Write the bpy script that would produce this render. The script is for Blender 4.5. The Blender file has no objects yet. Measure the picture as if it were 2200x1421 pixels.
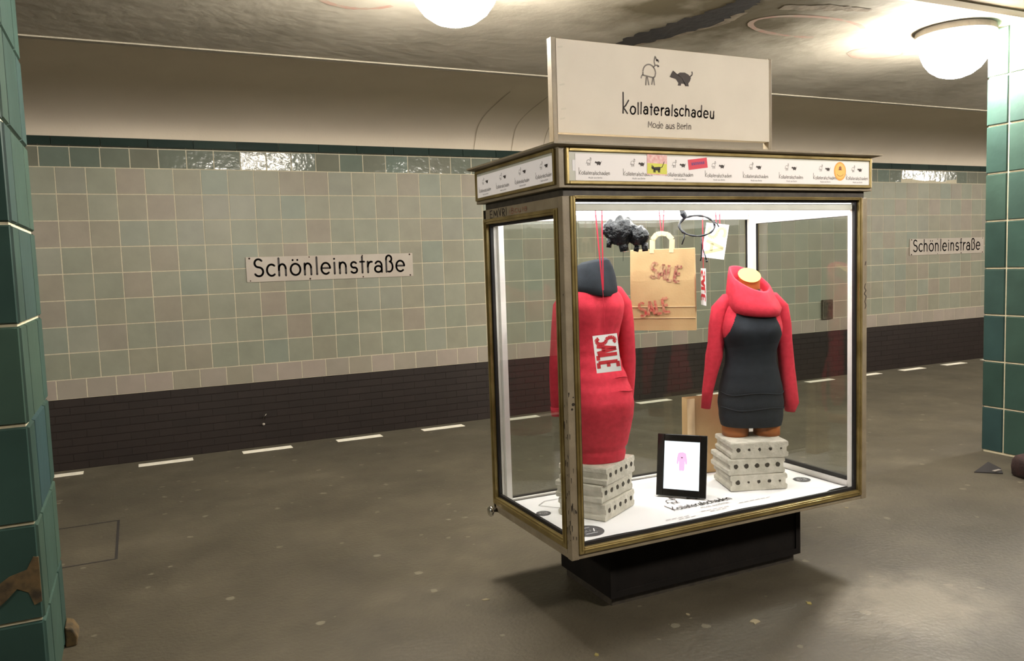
import bpy, bmesh, math, random
from mathutils import Vector, Matrix
random.seed(7)
SC = bpy.context.scene
COL = SC.collection
PI = math.pi
R = math.radians

# ---------------------------------------------------------------- camera
YAW, PITCH, ROLL, FPX, CAMZ = R(25.1675), R(-4.7969), R(-1.9182), 1713.3, 1.6
fw = Vector((math.sin(YAW) * math.cos(PITCH), math.cos(YAW) * math.cos(PITCH), math.sin(PITCH)))
r0 = Vector((math.cos(YAW), -math.sin(YAW), 0))
u0 = r0.cross(fw)
rt = math.cos(ROLL) * r0 + math.sin(ROLL) * u0
up = -math.sin(ROLL) * r0 + math.cos(ROLL) * u0
cd = bpy.data.cameras.new('camera')
cd.sensor_width = 36
cd.lens = FPX / 2200 * 36
cd.clip_end = 200
cam = bpy.data.objects.new('camera', cd)
COL.objects.link(cam)
cam.matrix_world = Matrix(((rt.x, up.x, -fw.x, 0), (rt.y, up.y, -fw.y, 0), (rt.z, up.z, -fw.z, CAMZ), (0, 0, 0, 1)))
SC.camera = cam

# ---------------------------------------------------------------- world, exposure, lamp strengths
w = bpy.data.worlds.new('world')
SC.world = w
w.use_nodes = True
w.node_tree.nodes['Background'].inputs[0].default_value = (0.02, 0.018, 0.015, 1)
w.node_tree.nodes['Background'].inputs[1].default_value = 1.0
SC.view_settings.view_transform = 'Standard'
SC.view_settings.look = 'None'
SC.view_settings.gamma = 1.0
SC.view_settings.use_curve_mapping = False
SC.view_settings.exposure = 0.35
LAMP_POWER = 150.0        # platform globes
CASE_POWER = 6.2         # fluorescent diffuser in the display case
LAMP_COL = (1.0, 0.93, 0.825)
LAMP_SPOTS = [(1.655, 4.10), (5.70, 4.12), (9.72, 4.12), (13.75, 4.12), (17.8, 4.12), (21.8, 4.12)]
FILL_LAMP_SPOTS = [(-3.4, 2.2), (3.25, 0.2), (8.1, 0.2)]  # unseen lamps added to light the front and left of the case

# ================================================================ helpers
def link(o):
    COL.objects.link(o)
    return o

def tag(o, label, cat, group=None):
    o['label'] = label
    o['category'] = cat
    if group:
        o['group'] = group
    return o

def thing(name, label, cat, loc=(0, 0, 0), rz=0.0, group=None):
    o = link(bpy.data.objects.new(name, None))
    o.location = loc
    o.rotation_euler = (0, 0, rz)
    o.empty_display_size = 0.1
    return tag(o, label, cat, group)

class MB:
    """collects shapes; build() links them as one mesh object"""
    def __init__(self):
        self.v, self.f, self.m = [], [], []
    def add(self, vs, fs, mi=0):
        b = len(self.v)
        self.v += [Vector(x) for x in vs]
        self.f += [tuple(b + i for i in f) for f in fs]
        self.m += [mi] * len(fs)
        return self
    def box(self, a, b, mi=0):
        x0, y0, z0 = a
        x1, y1, z1 = b
        vs = [(x0, y0, z0), (x1, y0, z0), (x1, y1, z0), (x0, y1, z0), (x0, y0, z1), (x1, y0, z1), (x1, y1, z1), (x0, y1, z1)]
        return self.add(vs, [(0, 3, 2, 1), (4, 5, 6, 7), (0, 1, 5, 4), (1, 2, 6, 5), (2, 3, 7, 6), (3, 0, 4, 7)], mi)
    def loft(self, rings, cap0=True, cap1=True, mi=0, mf=None):
        n = len(rings[0])
        b = len(self.v)
        for r in rings:
            self.v += [Vector(p) for p in r]
        for i in range(len(rings) - 1):
            for j in range(n):
                k = (j + 1) % n
                f = (b + i * n + j, b + i * n + k, b + (i + 1) * n + k, b + (i + 1) * n + j)
                self.f.append(f)
                if mf:
                    c = sum((self.v[q] for q in f), Vector()) / 4
                    self.m.append(mf(c))
                else:
                    self.m.append(mi)
        if cap0:
            self.f.append(tuple(b + j for j in reversed(range(n)))); self.m.append(mi)
        if cap1:
            e = b + (len(rings) - 1) * n
            self.f.append(tuple(e + j for j in range(n))); self.m.append(mi)
        return self
    def tube(self, pts, rad, n=10, mi=0, flat=1.0, caps=True):
        pts = [Vector(p) for p in pts]
        rad = rad if isinstance(rad, (list, tuple)) else [rad] * len(pts)
        rings = []
        prev = None
        for i, p in enumerate(pts):
            d = (pts[min(i + 1, len(pts) - 1)] - pts[max(i - 1, 0)]).normalized()
            if prev is None:
                a = Vector((0, 1, 0)) if abs(d.y) < 0.9 else Vector((1, 0, 0))
                s = d.cross(a).normalized()
            else:
                s = (prev - d * prev.dot(d)).normalized()
            prev = s
            t = d.cross(s)
            rings.append([p + s * math.cos(2 * PI * k / n) * rad[i] + t * math.sin(2 * PI * k / n) * rad[i] * flat for k in range(n)])
        return self.loft(rings, caps, caps, mi)
    def lathe(self, c, prof, n=32, mi=0):
        c = Vector(c)
        rings = [[c + Vector((r * math.cos(2 * PI * k / n), r * math.sin(2 * PI * k / n), z)) for k in range(n)] for r, z in prof]
        return self.loft(rings, True, True, mi)
    def blob(self, c, r, seg=20, amp=0.0, freq=9.0, mi=0, sc=(1, 1, 1)):
        from mathutils import noise
        c = Vector(c)
        rings = []
        m = seg // 2
        for i in range(1, m):
            th = PI * i / m
            rg = []
            for k in range(seg):
                ph = 2 * PI * k / seg
                d = Vector((math.sin(th) * math.cos(ph), math.sin(th) * math.sin(ph), -math.cos(th)))
                q = r * (1 + amp * noise.noise(d * freq * 0.35 + c * 7) + 0.5 * amp * noise.noise(d * freq + c * 3))
                rg.append(c + Vector((d.x * q * sc[0], d.y * q * sc[1], d.z * q * sc[2])))
            rings.append(rg)
        return self.loft(rings, True, True, mi)
    def build(self, name, mat, parent=None, smooth=False, bevel=0.0, kind=None, local=False):
        off = Vector()
        if parent is not None and not local:
            q = parent
            while q is not None:
                off += q.location
                q = q.parent
        me = bpy.data.meshes.new(name)
        me.from_pydata([tuple(p - off) for p in self.v], [], self.f)
        for mm in (mat if isinstance(mat, (list, tuple)) else [mat]):
            me.materials.append(mm)
        for p, mi in zip(me.polygons, self.m):
            p.material_index = mi
            p.use_smooth = smooth
        me.update()
        o = link(bpy.data.objects.new(name, me))
        if parent is not None:
            o.parent = parent
        if bevel:
            bv = o.modifiers.new('bevel', 'BEVEL')
            bv.width = bevel
            bv.segments = 2
            bv.limit_method = 'ANGLE'
        if kind:
            o['kind'] = kind
        return o

def frame_ring(mb, axis, pos, u0_, u1_, z0, z1, wd, t0, t1, wt=None, wb=None):
    """rectangular frame of four bars; axis 'y' lies in a plane y=pos, 'x' in a plane x=pos; t0..t1 is its depth"""
    wt = wd if wt is None else wt
    wb = wd if wb is None else wb
    def bx(a0, a1, b0, b1):
        if axis == 'y':
            mb.box((a0, pos + t0, b0), (a1, pos + t1, b1))
        else:
            mb.box((pos + t0, a0, b0), (pos + t1, a1, b1))
    bx(u0_, u0_ + wd, z0, z1)
    bx(u1_ - wd, u1_, z0, z1)
    bx(u0_ + wd, u1_ - wd, z0, z0 + wb)
    bx(u0_ + wd, u1_ - wd, z1 - wt, z1)
    return mb

# ---------------------------------------------------------------- materials
def lin(c):
    return tuple(((x / 255) / 12.92 if x / 255 <= 0.04045 else ((x / 255 + 0.055) / 1.055) ** 2.4) for x in c) + (1,)

def mat(name, col, rough=0.6, metal=0.0, spec=0.5, emit=None, estr=0.0):
    m = bpy.data.materials.new(name)
    m.use_nodes = True
    b = m.node_tree.nodes['Principled BSDF']
    b.inputs['Base Color'].default_value = col if len(col) == 4 else (*col, 1)
    b.inputs['Roughness'].default_value = rough
    b.inputs['Metallic'].default_value = metal
    b.inputs['Specular IOR Level'].default_value = spec
    if emit:
        b.inputs['Emission Color'].default_value = (*emit[:3], 1)
        b.inputs['Emission Strength'].default_value = estr
    return m

def N(m, t, **kw):
    n = m.node_tree.nodes.new(t)
    for k, v in kw.items():
        setattr(n, k, v)
    return n

def L(m, a, b):
    m.node_tree.links.new(a, b)

def ramp(m, stops, interp='LINEAR'):
    n = N(m, 'ShaderNodeValToRGB')
    cr = n.color_ramp
    cr.interpolation = interp
    while len(cr.elements) < len(stops):
        cr.elements.new(0.5)
    for e, (p, c) in zip(cr.elements, stops):
        e.position = p
        e.color = c if len(c) == 4 else (*c, 1)
    return n

def noisy(name, c1, c2, scale=8.0, rough=0.6, bump=0.0, bscale=60.0, metal=0.0, spec=0.5, detail=6.0, lo=0.35, hi=0.65, dist=0.0):
    """two-tone noise material with optional fine bump"""
    m = mat(name, c1, rough, metal, spec)
    b = m.node_tree.nodes['Principled BSDF']
    tc = N(m, 'ShaderNodeTexCoord')
    nz = N(m, 'ShaderNodeTexNoise')
    nz.inputs['Scale'].default_value = scale
    nz.inputs['Detail'].default_value = detail
    nz.inputs['Distortion'].default_value = dist
    L(m, tc.outputs['Object'], nz.inputs['Vector'])
    rp = ramp(m, [(lo, c1), (hi, c2)])
    L(m, nz.outputs['Fac'], rp.inputs['Fac'])
    L(m, rp.outputs['Color'], b.inputs['Base Color'])
    if bump:
        n2 = N(m, 'ShaderNodeTexNoise')
        n2.inputs['Scale'].default_value = bscale
        n2.inputs['Detail'].default_value = 4
        L(m, tc.outputs['Object'], n2.inputs['Vector'])
        bp = N(m, 'ShaderNodeBump')
        bp.inputs['Strength'].default_value = bump
        bp.inputs['Distance'].default_value = 0.01
        L(m, n2.outputs['Fac'], bp.inputs['Height'])
        L(m, bp.outputs['Normal'], b.inputs['Normal'])
    return m

def tile_mat(name, stops, rough=0.3, mottling=0.25, spec=0.5, wob=0.06):
    """glazed tile: every tile its own tone from the ramp, soft mottling, slightly wavy glaze"""
    m = mat(name, (0.2, 0.2, 0.2, 1), rough, spec=spec)
    b = m.node_tree.nodes['Principled BSDF']
    oi = N(m, 'ShaderNodeObjectInfo')
    ge = N(m, 'ShaderNodeNewGeometry')
    ad = N(m, 'ShaderNodeMath', operation='ADD')
    L(m, oi.outputs['Random'], ad.inputs[0])
    L(m, ge.outputs['Random Per Island'], ad.inputs[1])
    fr = N(m, 'ShaderNodeMath', operation='FRACT')
    L(m, ad.outputs[0], fr.inputs[0])
    rp = ramp(m, stops)
    L(m, fr.outputs[0], rp.inputs['Fac'])
    nz = N(m, 'ShaderNodeTexNoise')
    nz.inputs['Scale'].default_value = 5.0
    nz.inputs['Detail'].default_value = 5
    L(m, ge.outputs['Position'], nz.inputs['Vector'])
    mr = N(m, 'ShaderNodeMapRange')
    mr.inputs['To Min'].default_value = 1 - mottling
    mr.inputs['To Max'].default_value = 1 + mottling
    L(m, nz.outputs['Fac'], mr.inputs['Value'])
    mx = N(m, 'ShaderNodeMix', data_type='RGBA', blend_type='MULTIPLY')
    mx.inputs['Factor'].default_value = 1
    L(m, rp.outputs['Color'], mx.inputs['A'])
    L(m, mr.outputs['Result'], mx.inputs['B'])
    L(m, mx.outputs['Result'], b.inputs['Base Color'])
    n2 = N(m, 'ShaderNodeTexNoise')
    n2.inputs['Scale'].default_value = 14
    n2.inputs['Detail'].default_value = 2
    L(m, ge.outputs['Position'], n2.inputs['Vector'])
    bp = N(m, 'ShaderNodeBump')
    bp.inputs['Strength'].default_value = wob
    bp.inputs['Distance'].default_value = 0.02
    L(m, n2.outputs['Fac'], bp.inputs['Height'])
    L(m, bp.outputs['Normal'], b.inputs['Normal'])
    return m

M = {}
M['wall_tile'] = tile_mat('wall_tile_glaze', [(0.0, lin((158, 161, 142))), (0.3, lin((166, 167, 148))), (0.55, lin((163, 160, 140))), (0.75, lin((170, 160, 144))), (0.9, lin((154, 162, 146))), (1.0, lin((168, 168, 151)))], 0.40, 0.16, 0.4)
M['wall_tile_top'] = tile_mat('cornice_tile_glaze', [(0.0, lin((118, 130, 118))), (0.5, lin((134, 135, 120))), (1.0, lin((122, 137, 126)))], 0.13, 0.15, 0.6, 0.16)
M['wall_tile_low'] = tile_mat('plinth_tile_glaze', [(0.0, lin((172, 164, 149))), (0.5, lin((184, 171, 158))), (1.0, lin((168, 162, 143)))], 0.45, 0.12, 0.4)
M['strip_tile'] = tile_mat('dark_teal_strip', [(0.0, lin((34, 52, 48))), (1.0, lin((44, 62, 56)))], 0.22, 0.2)
M['clinker'] = tile_mat('dark_clinker', [(0.0, lin((45, 36, 31))), (1.0, lin((50, 40, 35)))], 0.55, 0.2)
M['clinker_bed'] = noisy('dark_brown_joint', lin((38, 30, 26)), lin((43, 34, 30)), 20, 0.9)
M['pillar_tile'] = tile_mat('teal_pillar_glaze', [(0.0, lin((42, 64, 58))), (0.35, lin((52, 76, 68))), (0.7, lin((56, 77, 66))), (1.0, lin((44, 68, 70)))], 0.5, 0.3, 0.25, 0.1)
M['grout'] = noisy('cream_grout', lin((206, 196, 166)), lin((222, 212, 182)), 30, 0.9)
M['grout_wall'] = noisy('pale_grout', lin((218, 210, 184)), lin((230, 222, 197)), 30, 0.9)
M['plaster'] = noisy('cream_vault_plaster', lin((232, 219, 199)), lin((237, 224, 204)), 1.5, 0.9, 0.15, 40)
M['trim'] = noisy('pale_edge_paint', lin((216, 208, 190)), lin((222, 214, 196)), 4, 0.7)
M['edge_strip'] = noisy('grey_edge_strip', lin((150, 143, 127)), lin((158, 151, 135)), 4, 0.8)
M['near_ceiling'] = noisy('brown_ceiling_paint', lin((112, 92, 66)), lin((92, 76, 54)), 2.5, 0.9, 0.2, 40)
M['dark'] = mat('dark_tunnel', lin((40, 36, 32)), 0.9)
M['grey_paint'] = noisy('worn_grey_paint', lin((142, 130, 108)), lin((122, 110, 90)), 14, 0.5, 0.12, 90, lo=0.3, hi=0.75)
M['dark_paint'] = noisy('dark_recess_paint', lin((46, 40, 34)), lin((62, 56, 46)), 30, 0.6)
M['chip'] = mat('paint_chip', lin((42, 34, 26)), 0.9)
M['brass'] = noisy('aged_brass', lin((160, 142, 92)), lin((128, 110, 64)), 9, 0.34, 0.05, 120, metal=0.55)
M['gasket'] = mat('black_rubber_gasket', lin((22, 20, 22)), 0.6)
M['white_inner'] = noisy('white_inner_paint', lin((226, 222, 216)), lin((236, 232, 228)), 12, 0.5)
M['pedestal'] = noisy('black_pedestal_paint', lin((17, 14, 12)), lin((24, 20, 17)), 10, 0.85, 0.1, 60, spec=0.2)
M['paper'] = noisy('white_paper', lin((232, 230, 232)), lin((238, 236, 238)), 4, 0.8)
M['glow_paper'] = mat('glowing_white_paper', lin((205, 199, 195)), 0.8, emit=(1.0, 0.93, 0.88), estr=0.19)  # faint glow added to brighten the frieze strips
M['cream'] = noisy('cream_sign_face', lin((198, 190, 176)), lin((204, 196, 182)), 5, 0.55, lo=0.3, hi=0.7)
M['smudge'] = mat('grey_smudge', lin((190, 184, 170)), 0.6)
M['panel_back'] = mat('pale_panel_back', lin((190, 190, 178)), 0.5)
M['ink'] = mat('grey_black_ink', lin((70, 64, 62)), 0.8)
M['ink_light'] = mat('pale_grey_ink', lin((168, 164, 162)), 0.8)
M['ink_mid'] = mat('mid_grey_ink', lin((124, 118, 112)), 0.8)
M['ink_disc'] = mat('charcoal_print', lin((78, 76, 80)), 0.7)
M['sign_black'] = mat('brown_black_enamel', lin((48, 38, 32)), 0.35)
M['enamel'] = noisy('off_white_enamel', lin((202, 190, 176)), lin((212, 202, 188)), 3, 0.4)
M['rust'] = mat('rust_spot', lin((60, 40, 28)), 0.9)
M['red_ink'] = mat('red_stamp_ink', lin((200, 40, 52)), 0.7)
M['red_faded'] = noisy('patchy_red_stamp', lin((186, 60, 60)), lin((196, 140, 110)), 60, 0.7)
M['brown_stamp'] = noisy('patchy_brown_stamp', lin((150, 80, 70)), lin((190, 158, 120)), 60, 0.7)
M['pale_stamp'] = mat('pale_showthrough', lin((186, 180, 140)), 0.8)
M['kraft'] = noisy('kraft_paper', lin((200, 168, 122)), lin((186, 153, 108)), 6, 0.75, 0.1, 120)
M['kraft_pale'] = noisy('pale_kraft_strip', lin((226, 202, 164)), lin((216, 190, 152)), 20, 0.75)
M['red_cloth'] = noisy('red_jersey', lin((206, 44, 66)), lin((188, 36, 56)), 40, 0.9, 0.25, 400)
M['navy_cloth'] = noisy('navy_jersey', lin((26, 33, 42)), lin((21, 27, 35)), 40, 0.9, 0.25, 400)
M['skin'] = noisy('tan_mannequin_skin', lin((176, 106, 52)), lin((160, 92, 44)), 5, 0.45)
M['neck_cap'] = mat('yellow_neck_cap', lin((214, 160, 76)), 0.6)
M['concrete'] = noisy('pale_concrete', lin((206, 200, 188)), lin((184, 178, 165)), 22, 0.9, 0.5, 70)
M['hole'] = mat('painted_hole_shade', lin((58, 52, 44)), 0.9)
M['gloss_black'] = mat('gloss_black_plastic', lin((14, 14, 16)), 0.12)
M['foil'] = noisy('crinkled_black_foil', lin((9, 10, 13)), lin((18, 20, 26)), 30, 0.28, 1.0, 70, spec=0.45)
M['wire'] = mat('black_wrapped_wire', lin((26, 28, 34)), 0.3)
M['ribbon'] = mat('red_ribbon', lin((214, 44, 70)), 0.5)
M['chrome'] = mat('chrome_lock', (0.75, 0.74, 0.7, 1), 0.15, 1.0)
M['screen'] = mat('lit_screen', lin((230, 236, 240)), 0.3, emit=(0.86, 0.93, 1.0), estr=0.95)
M['screen_pink'] = mat('pink_screen_print', lin((220, 160, 200)), 0.4, emit=(0.80, 0.42, 0.66), estr=0.75)
M['screen_grey'] = mat('grey_screen_print', lin((190, 190, 200)), 0.4, emit=(0.66, 0.68, 0.74), estr=0.8)
M['stk_green'] = mat('lime_sticker', lin((206, 204, 70)), 0.5)
M['stk_pink'] = noisy('pink_sticker_photo', lin((226, 190, 184)), lin((214, 150, 148)), 70, 0.5)
M['stk_red'] = mat('red_sticker', lin((206, 46, 70)), 0.5)
M['stk_orange'] = mat('orange_sticker', lin((224, 160, 70)), 0.5)
M['stk_yellow'] = mat('yellow_sticker_core', lin((236, 184, 96)), 0.5)
M['purple_ink'] = mat('purple_print', lin((110, 60, 120)), 0.6)
M['black_ink'] = mat('black_marker', lin((44, 36, 34)), 0.7)
M['rust_ink'] = mat('faded_red_marker', lin((150, 98, 76)), 0.7)
M['white_mark'] = noisy('worn_white_road_paint', lin((250, 246, 234)), lin((240, 234, 214)), 30, 0.8)
M['groove'] = mat('floor_groove', lin((30, 26, 22)), 0.9)
M['litter'] = mat('pale_litter', lin((124, 114, 90)), 0.9)
M['litter_y'] = mat('yellow_litter', lin((128, 116, 64)), 0.9)
M['mortar'] = noisy('exposed_ochre_mortar', lin((92, 74, 44)), lin((50, 42, 28)), 18, 0.95, 0.6, 30)
M['maroon'] = noisy('maroon_bag_cloth', lin((50, 26, 23)), lin((36, 21, 19)), 30, 0.9, 0.3, 100)
M['black_cloth'] = mat('black_board', lin((24, 20, 20)), 0.8)
M['pink_red'] = mat('pink_red_cloth', lin((206, 50, 70)), 0.8)
M['stain'] = noisy('black_water_stain', lin((44, 38, 32)), lin((30, 26, 22)), 6, 0.95, 0.4, 20)
M['stain_edge'] = noisy('peeled_paint_edge', lin((152, 140, 120)), lin((120, 108, 90)), 12, 0.95, 0.4, 30)
M['red_spray'] = noisy('red_chalk_mark', lin((180, 142, 127)), lin((172, 158, 141)), 12, 0.95)
M['collar'] = mat('grey_lamp_collar', lin((120, 112, 100)), 0.6)
M['crack'] = mat('crack_line', lin((188, 174, 152)), 0.95)
M['opal'] = mat('opal_glass_lit', (0.9, 0.88, 0.84, 1), 0.4, emit=LAMP_COL, estr=LAMP_POWER)
M['diffuser'] = mat('lit_diffuser', (0.95, 0.95, 0.95, 1), 0.5, emit=(1.0, 0.98, 0.96), estr=CASE_POWER)

def glass_mat():
    m = bpy.data.materials.new('window_glass')
    m.use_nodes = True
    nt = m.node_tree
    nt.nodes.remove(nt.nodes['Principled BSDF'])
    out = nt.nodes['Material Output']
    tr = N(m, 'ShaderNodeBsdfTransparent')
    tr.inputs[0].default_value = (0.95, 0.965, 0.955, 1)
    gl = N(m, 'ShaderNodeBsdfGlossy')
    gl.inputs['Roughness'].default_value = 0.02
    fr = N(m, 'ShaderNodeFresnel')
    # the node inverts the index on back faces; undo that so a thin pane behaves alike from both sides
    ge = N(m, 'ShaderNodeNewGeometry')
    ior = N(m, 'ShaderNodeMapRange')
    ior.inputs['To Min'].default_value = 1.45
    ior.inputs['To Max'].default_value = 1 / 1.45
    L(m, ge.outputs['Backfacing'], ior.inputs['Value'])
    L(m, ior.outputs['Result'], fr.inputs['IOR'])
    mx = N(m, 'ShaderNodeMixShader')
    L(m, fr.outputs[0], mx.inputs[0])
    L(m, tr.outputs[0], mx.inputs[1])
    L(m, gl.outputs[0], mx.inputs[2])
    L(m, mx.outputs[0], out.inputs['Surface'])
    return m
M['glass'] = glass_mat()

def floor_mat():
    m = mat('worn_asphalt', (0.1, 0.09, 0.07, 1), 0.5, spec=0.45)
    b = m.node_tree.nodes['Principled BSDF']
    tc = N(m, 'ShaderNodeTexCoord')
    n1 = N(m, 'ShaderNodeTexNoise'); n1.inputs['Scale'].default_value = 0.9; n1.inputs['Detail'].default_value = 8; n1.inputs['Roughness'].default_value = 0.74
    L(m, tc.outputs['Object'], n1.inputs['Vector'])
    rp = ramp(m, [(0.3, lin((56, 51, 41))), (0.55, lin((74, 68, 55))), (0.75, lin((94, 87, 72)))])
    L(m, n1.outputs['Fac'], rp.inputs['Fac'])
    # trodden chewing gum and scuffs: small pale blots
    vo = N(m, 'ShaderNodeTexVoronoi'); vo.inputs['Scale'].default_value = 9.0; vo.inputs['Randomness'].default_value = 1.0
    n2 = N(m, 'ShaderNodeTexNoise'); n2.inputs['Scale'].default_value = 25
    L(m, tc.outputs['Object'], n2.inputs['Vector'])
    mixv = N(m, 'ShaderNodeMix', data_type='RGBA'); mixv.inputs['Factor'].default_value = 0.03
    L(m, tc.outputs['Object'], mixv.inputs['A']); L(m, n2.outputs['Color'], mixv.inputs['B'])
    L(m, mixv.outputs['Result'], vo.inputs['Vector'])
    sep = N(m, 'ShaderNodeSeparateColor')
    L(m, vo.outputs['Color'], sep.inputs[0])
    thr = N(m, 'ShaderNodeMapRange'); thr.inputs['From Min'].default_value = 0.45; thr.inputs['From Max'].default_value = 1.0
    thr.inputs['To Min'].default_value = 0.0; thr.inputs['To Max'].default_value = 0.2
    L(m, sep.outputs[0], thr.inputs['Value'])
    ls = N(m, 'ShaderNodeMath', operation='LESS_THAN')
    L(m, vo.outputs['Distance'], ls.inputs[0]); L(m, thr.outputs['Result'], ls.inputs[1])
    mu = N(m, 'ShaderNodeMath', operation='MULTIPLY'); mu.inputs[1].default_value = 0.5
    L(m, ls.outputs[0], mu.inputs[0])
    mx = N(m, 'ShaderNodeMix', data_type='RGBA')
    mx.inputs['B'].default_value = lin((124, 118, 100))
    L(m, mu.outputs[0], mx.inputs['Factor']); L(m, rp.outputs['Color'], mx.inputs['A'])
    # paler patch, broken up by noise, in front of the case on the right
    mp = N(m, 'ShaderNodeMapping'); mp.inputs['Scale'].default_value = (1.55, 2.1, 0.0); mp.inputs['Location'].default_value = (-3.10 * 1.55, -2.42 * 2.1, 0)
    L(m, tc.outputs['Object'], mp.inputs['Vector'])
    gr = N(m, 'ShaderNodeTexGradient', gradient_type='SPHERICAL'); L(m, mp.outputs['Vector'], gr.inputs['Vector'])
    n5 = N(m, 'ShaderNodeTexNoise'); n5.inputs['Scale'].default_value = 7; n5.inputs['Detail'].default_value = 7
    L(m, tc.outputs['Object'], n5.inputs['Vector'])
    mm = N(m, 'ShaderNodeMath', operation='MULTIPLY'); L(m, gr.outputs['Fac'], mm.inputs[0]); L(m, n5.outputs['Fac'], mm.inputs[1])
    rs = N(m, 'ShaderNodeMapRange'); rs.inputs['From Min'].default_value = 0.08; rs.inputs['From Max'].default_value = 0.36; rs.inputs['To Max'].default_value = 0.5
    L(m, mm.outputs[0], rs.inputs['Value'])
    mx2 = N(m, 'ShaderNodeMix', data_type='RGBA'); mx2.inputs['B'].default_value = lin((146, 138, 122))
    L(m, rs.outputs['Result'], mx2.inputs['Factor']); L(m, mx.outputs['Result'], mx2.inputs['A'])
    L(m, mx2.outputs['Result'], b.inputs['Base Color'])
    n3 = N(m, 'ShaderNodeTexNoise'); n3.inputs['Scale'].default_value = 3; n3.inputs['Detail'].default_value = 6
    L(m, tc.outputs['Object'], n3.inputs['Vector'])
    r3 = N(m, 'ShaderNodeMapRange'); r3.inputs['To Min'].default_value = 0.36; r3.inputs['To Max'].default_value = 0.66
    L(m, n3.outputs['Fac'], r3.inputs['Value']); L(m, r3.outputs['Result'], b.inputs['Roughness'])
    n4 = N(m, 'ShaderNodeTexNoise'); n4.inputs['Scale'].default_value = 45; n4.inputs['Detail'].default_value = 5
    L(m, tc.outputs['Object'], n4.inputs['Vector'])
    bp = N(m, 'ShaderNodeBump'); bp.inputs['Strength'].default_value = 0.35; bp.inputs['Distance'].default_value = 0.01
    L(m, n4.outputs['Fac'], bp.inputs['Height']); L(m, bp.outputs['Normal'], b.inputs['Normal'])
    return m
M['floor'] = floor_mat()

def ceiling_mat():
    m = mat('stained_ceiling_paint', (0.4, 0.38, 0.33, 1), 0.85)
    b = m.node_tree.nodes['Principled BSDF']
    tc = N(m, 'ShaderNodeTexCoord')
    n1 = N(m, 'ShaderNodeTexNoise'); n1.inputs['Scale'].default_value = 1.6; n1.inputs['Detail'].default_value = 9; n1.inputs['Roughness'].default_value = 0.6
    L(m, tc.outputs['Object'], n1.inputs['Vector'])
    rp = ramp(m, [(0.3, lin((158, 151, 135))), (0.5, lin((178, 171, 155))), (0.7, lin((190, 183, 167)))])
    L(m, n1.outputs['Fac'], rp.inputs['Fac'])
    # damp brown discolouration around the leak in the middle of the ceiling
    mp = N(m, 'ShaderNodeMapping'); mp.inputs['Location'].default_value = (-3.75 * 0.62, -4.3 * 0.62, 0); mp.inputs['Scale'].default_value = (0.62, 0.62, 0.0)
    n2 = N(m, 'ShaderNodeTexNoise'); n2.inputs['Scale'].default_value = 3; n2.inputs['Detail'].default_value = 6
    L(m, tc.outputs['Object'], n2.inputs['Vector'])
    mv = N(m, 'ShaderNodeMix', data_type='RGBA'); mv.inputs['Factor'].default_value = 0.0
    L(m, tc.outputs['Object'], mp.inputs['Vector'])
    gr = N(m, 'ShaderNodeTexGradient', gradient_type='SPHERICAL')
    L(m, mp.outputs['Vector'], gr.inputs['Vector'])
    mm = N(m, 'ShaderNodeMath', operation='MULTIPLY'); L(m, gr.outputs['Fac'], mm.inputs[0]); L(m, n2.outputs['Fac'], mm.inputs[1])
    r2 = N(m, 'ShaderNodeMapRange'); r2.inputs['From Min'].default_value = 0.12; r2.inputs['From Max'].default_value = 0.4; r2.inputs['To Max'].default_value = 0.95
    L(m, mm.outputs[0], r2.inputs['Value'])
    mx = N(m, 'ShaderNodeMix', data_type='RGBA'); mx.inputs['B'].default_value = lin((92, 82, 56))
    L(m, r2.outputs['Result'], mx.inputs['Factor']); L(m, rp.outputs['Color'], mx.inputs['A'])
    L(m, mx.outputs['Result'], b.inputs['Base Color'])
    n4 = N(m, 'ShaderNodeTexNoise'); n4.inputs['Scale'].default_value = 8; n4.inputs['Detail'].default_value = 8
    L(m, tc.outputs['Object'], n4.inputs['Vector'])
    bp = N(m, 'ShaderNodeBump'); bp.inputs['Strength'].default_value = 0.3; bp.inputs['Distance'].default_value = 0.02
    L(m, n4.outputs['Fac'], bp.inputs['Height']); L(m, bp.outputs['Normal'], b.inputs['Normal'])
    return m
M['ceiling'] = ceiling_mat()

# ---------------------------------------------------------------- stroke lettering
def arc(cx, cy, rx, ry, a0, a1, n=12):
    return [(cx + rx * math.cos(R(a0 + (a1 - a0) * i / n)), cy + ry * math.sin(R(a0 + (a1 - a0) * i / n))) for i in range(n + 1)]

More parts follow.
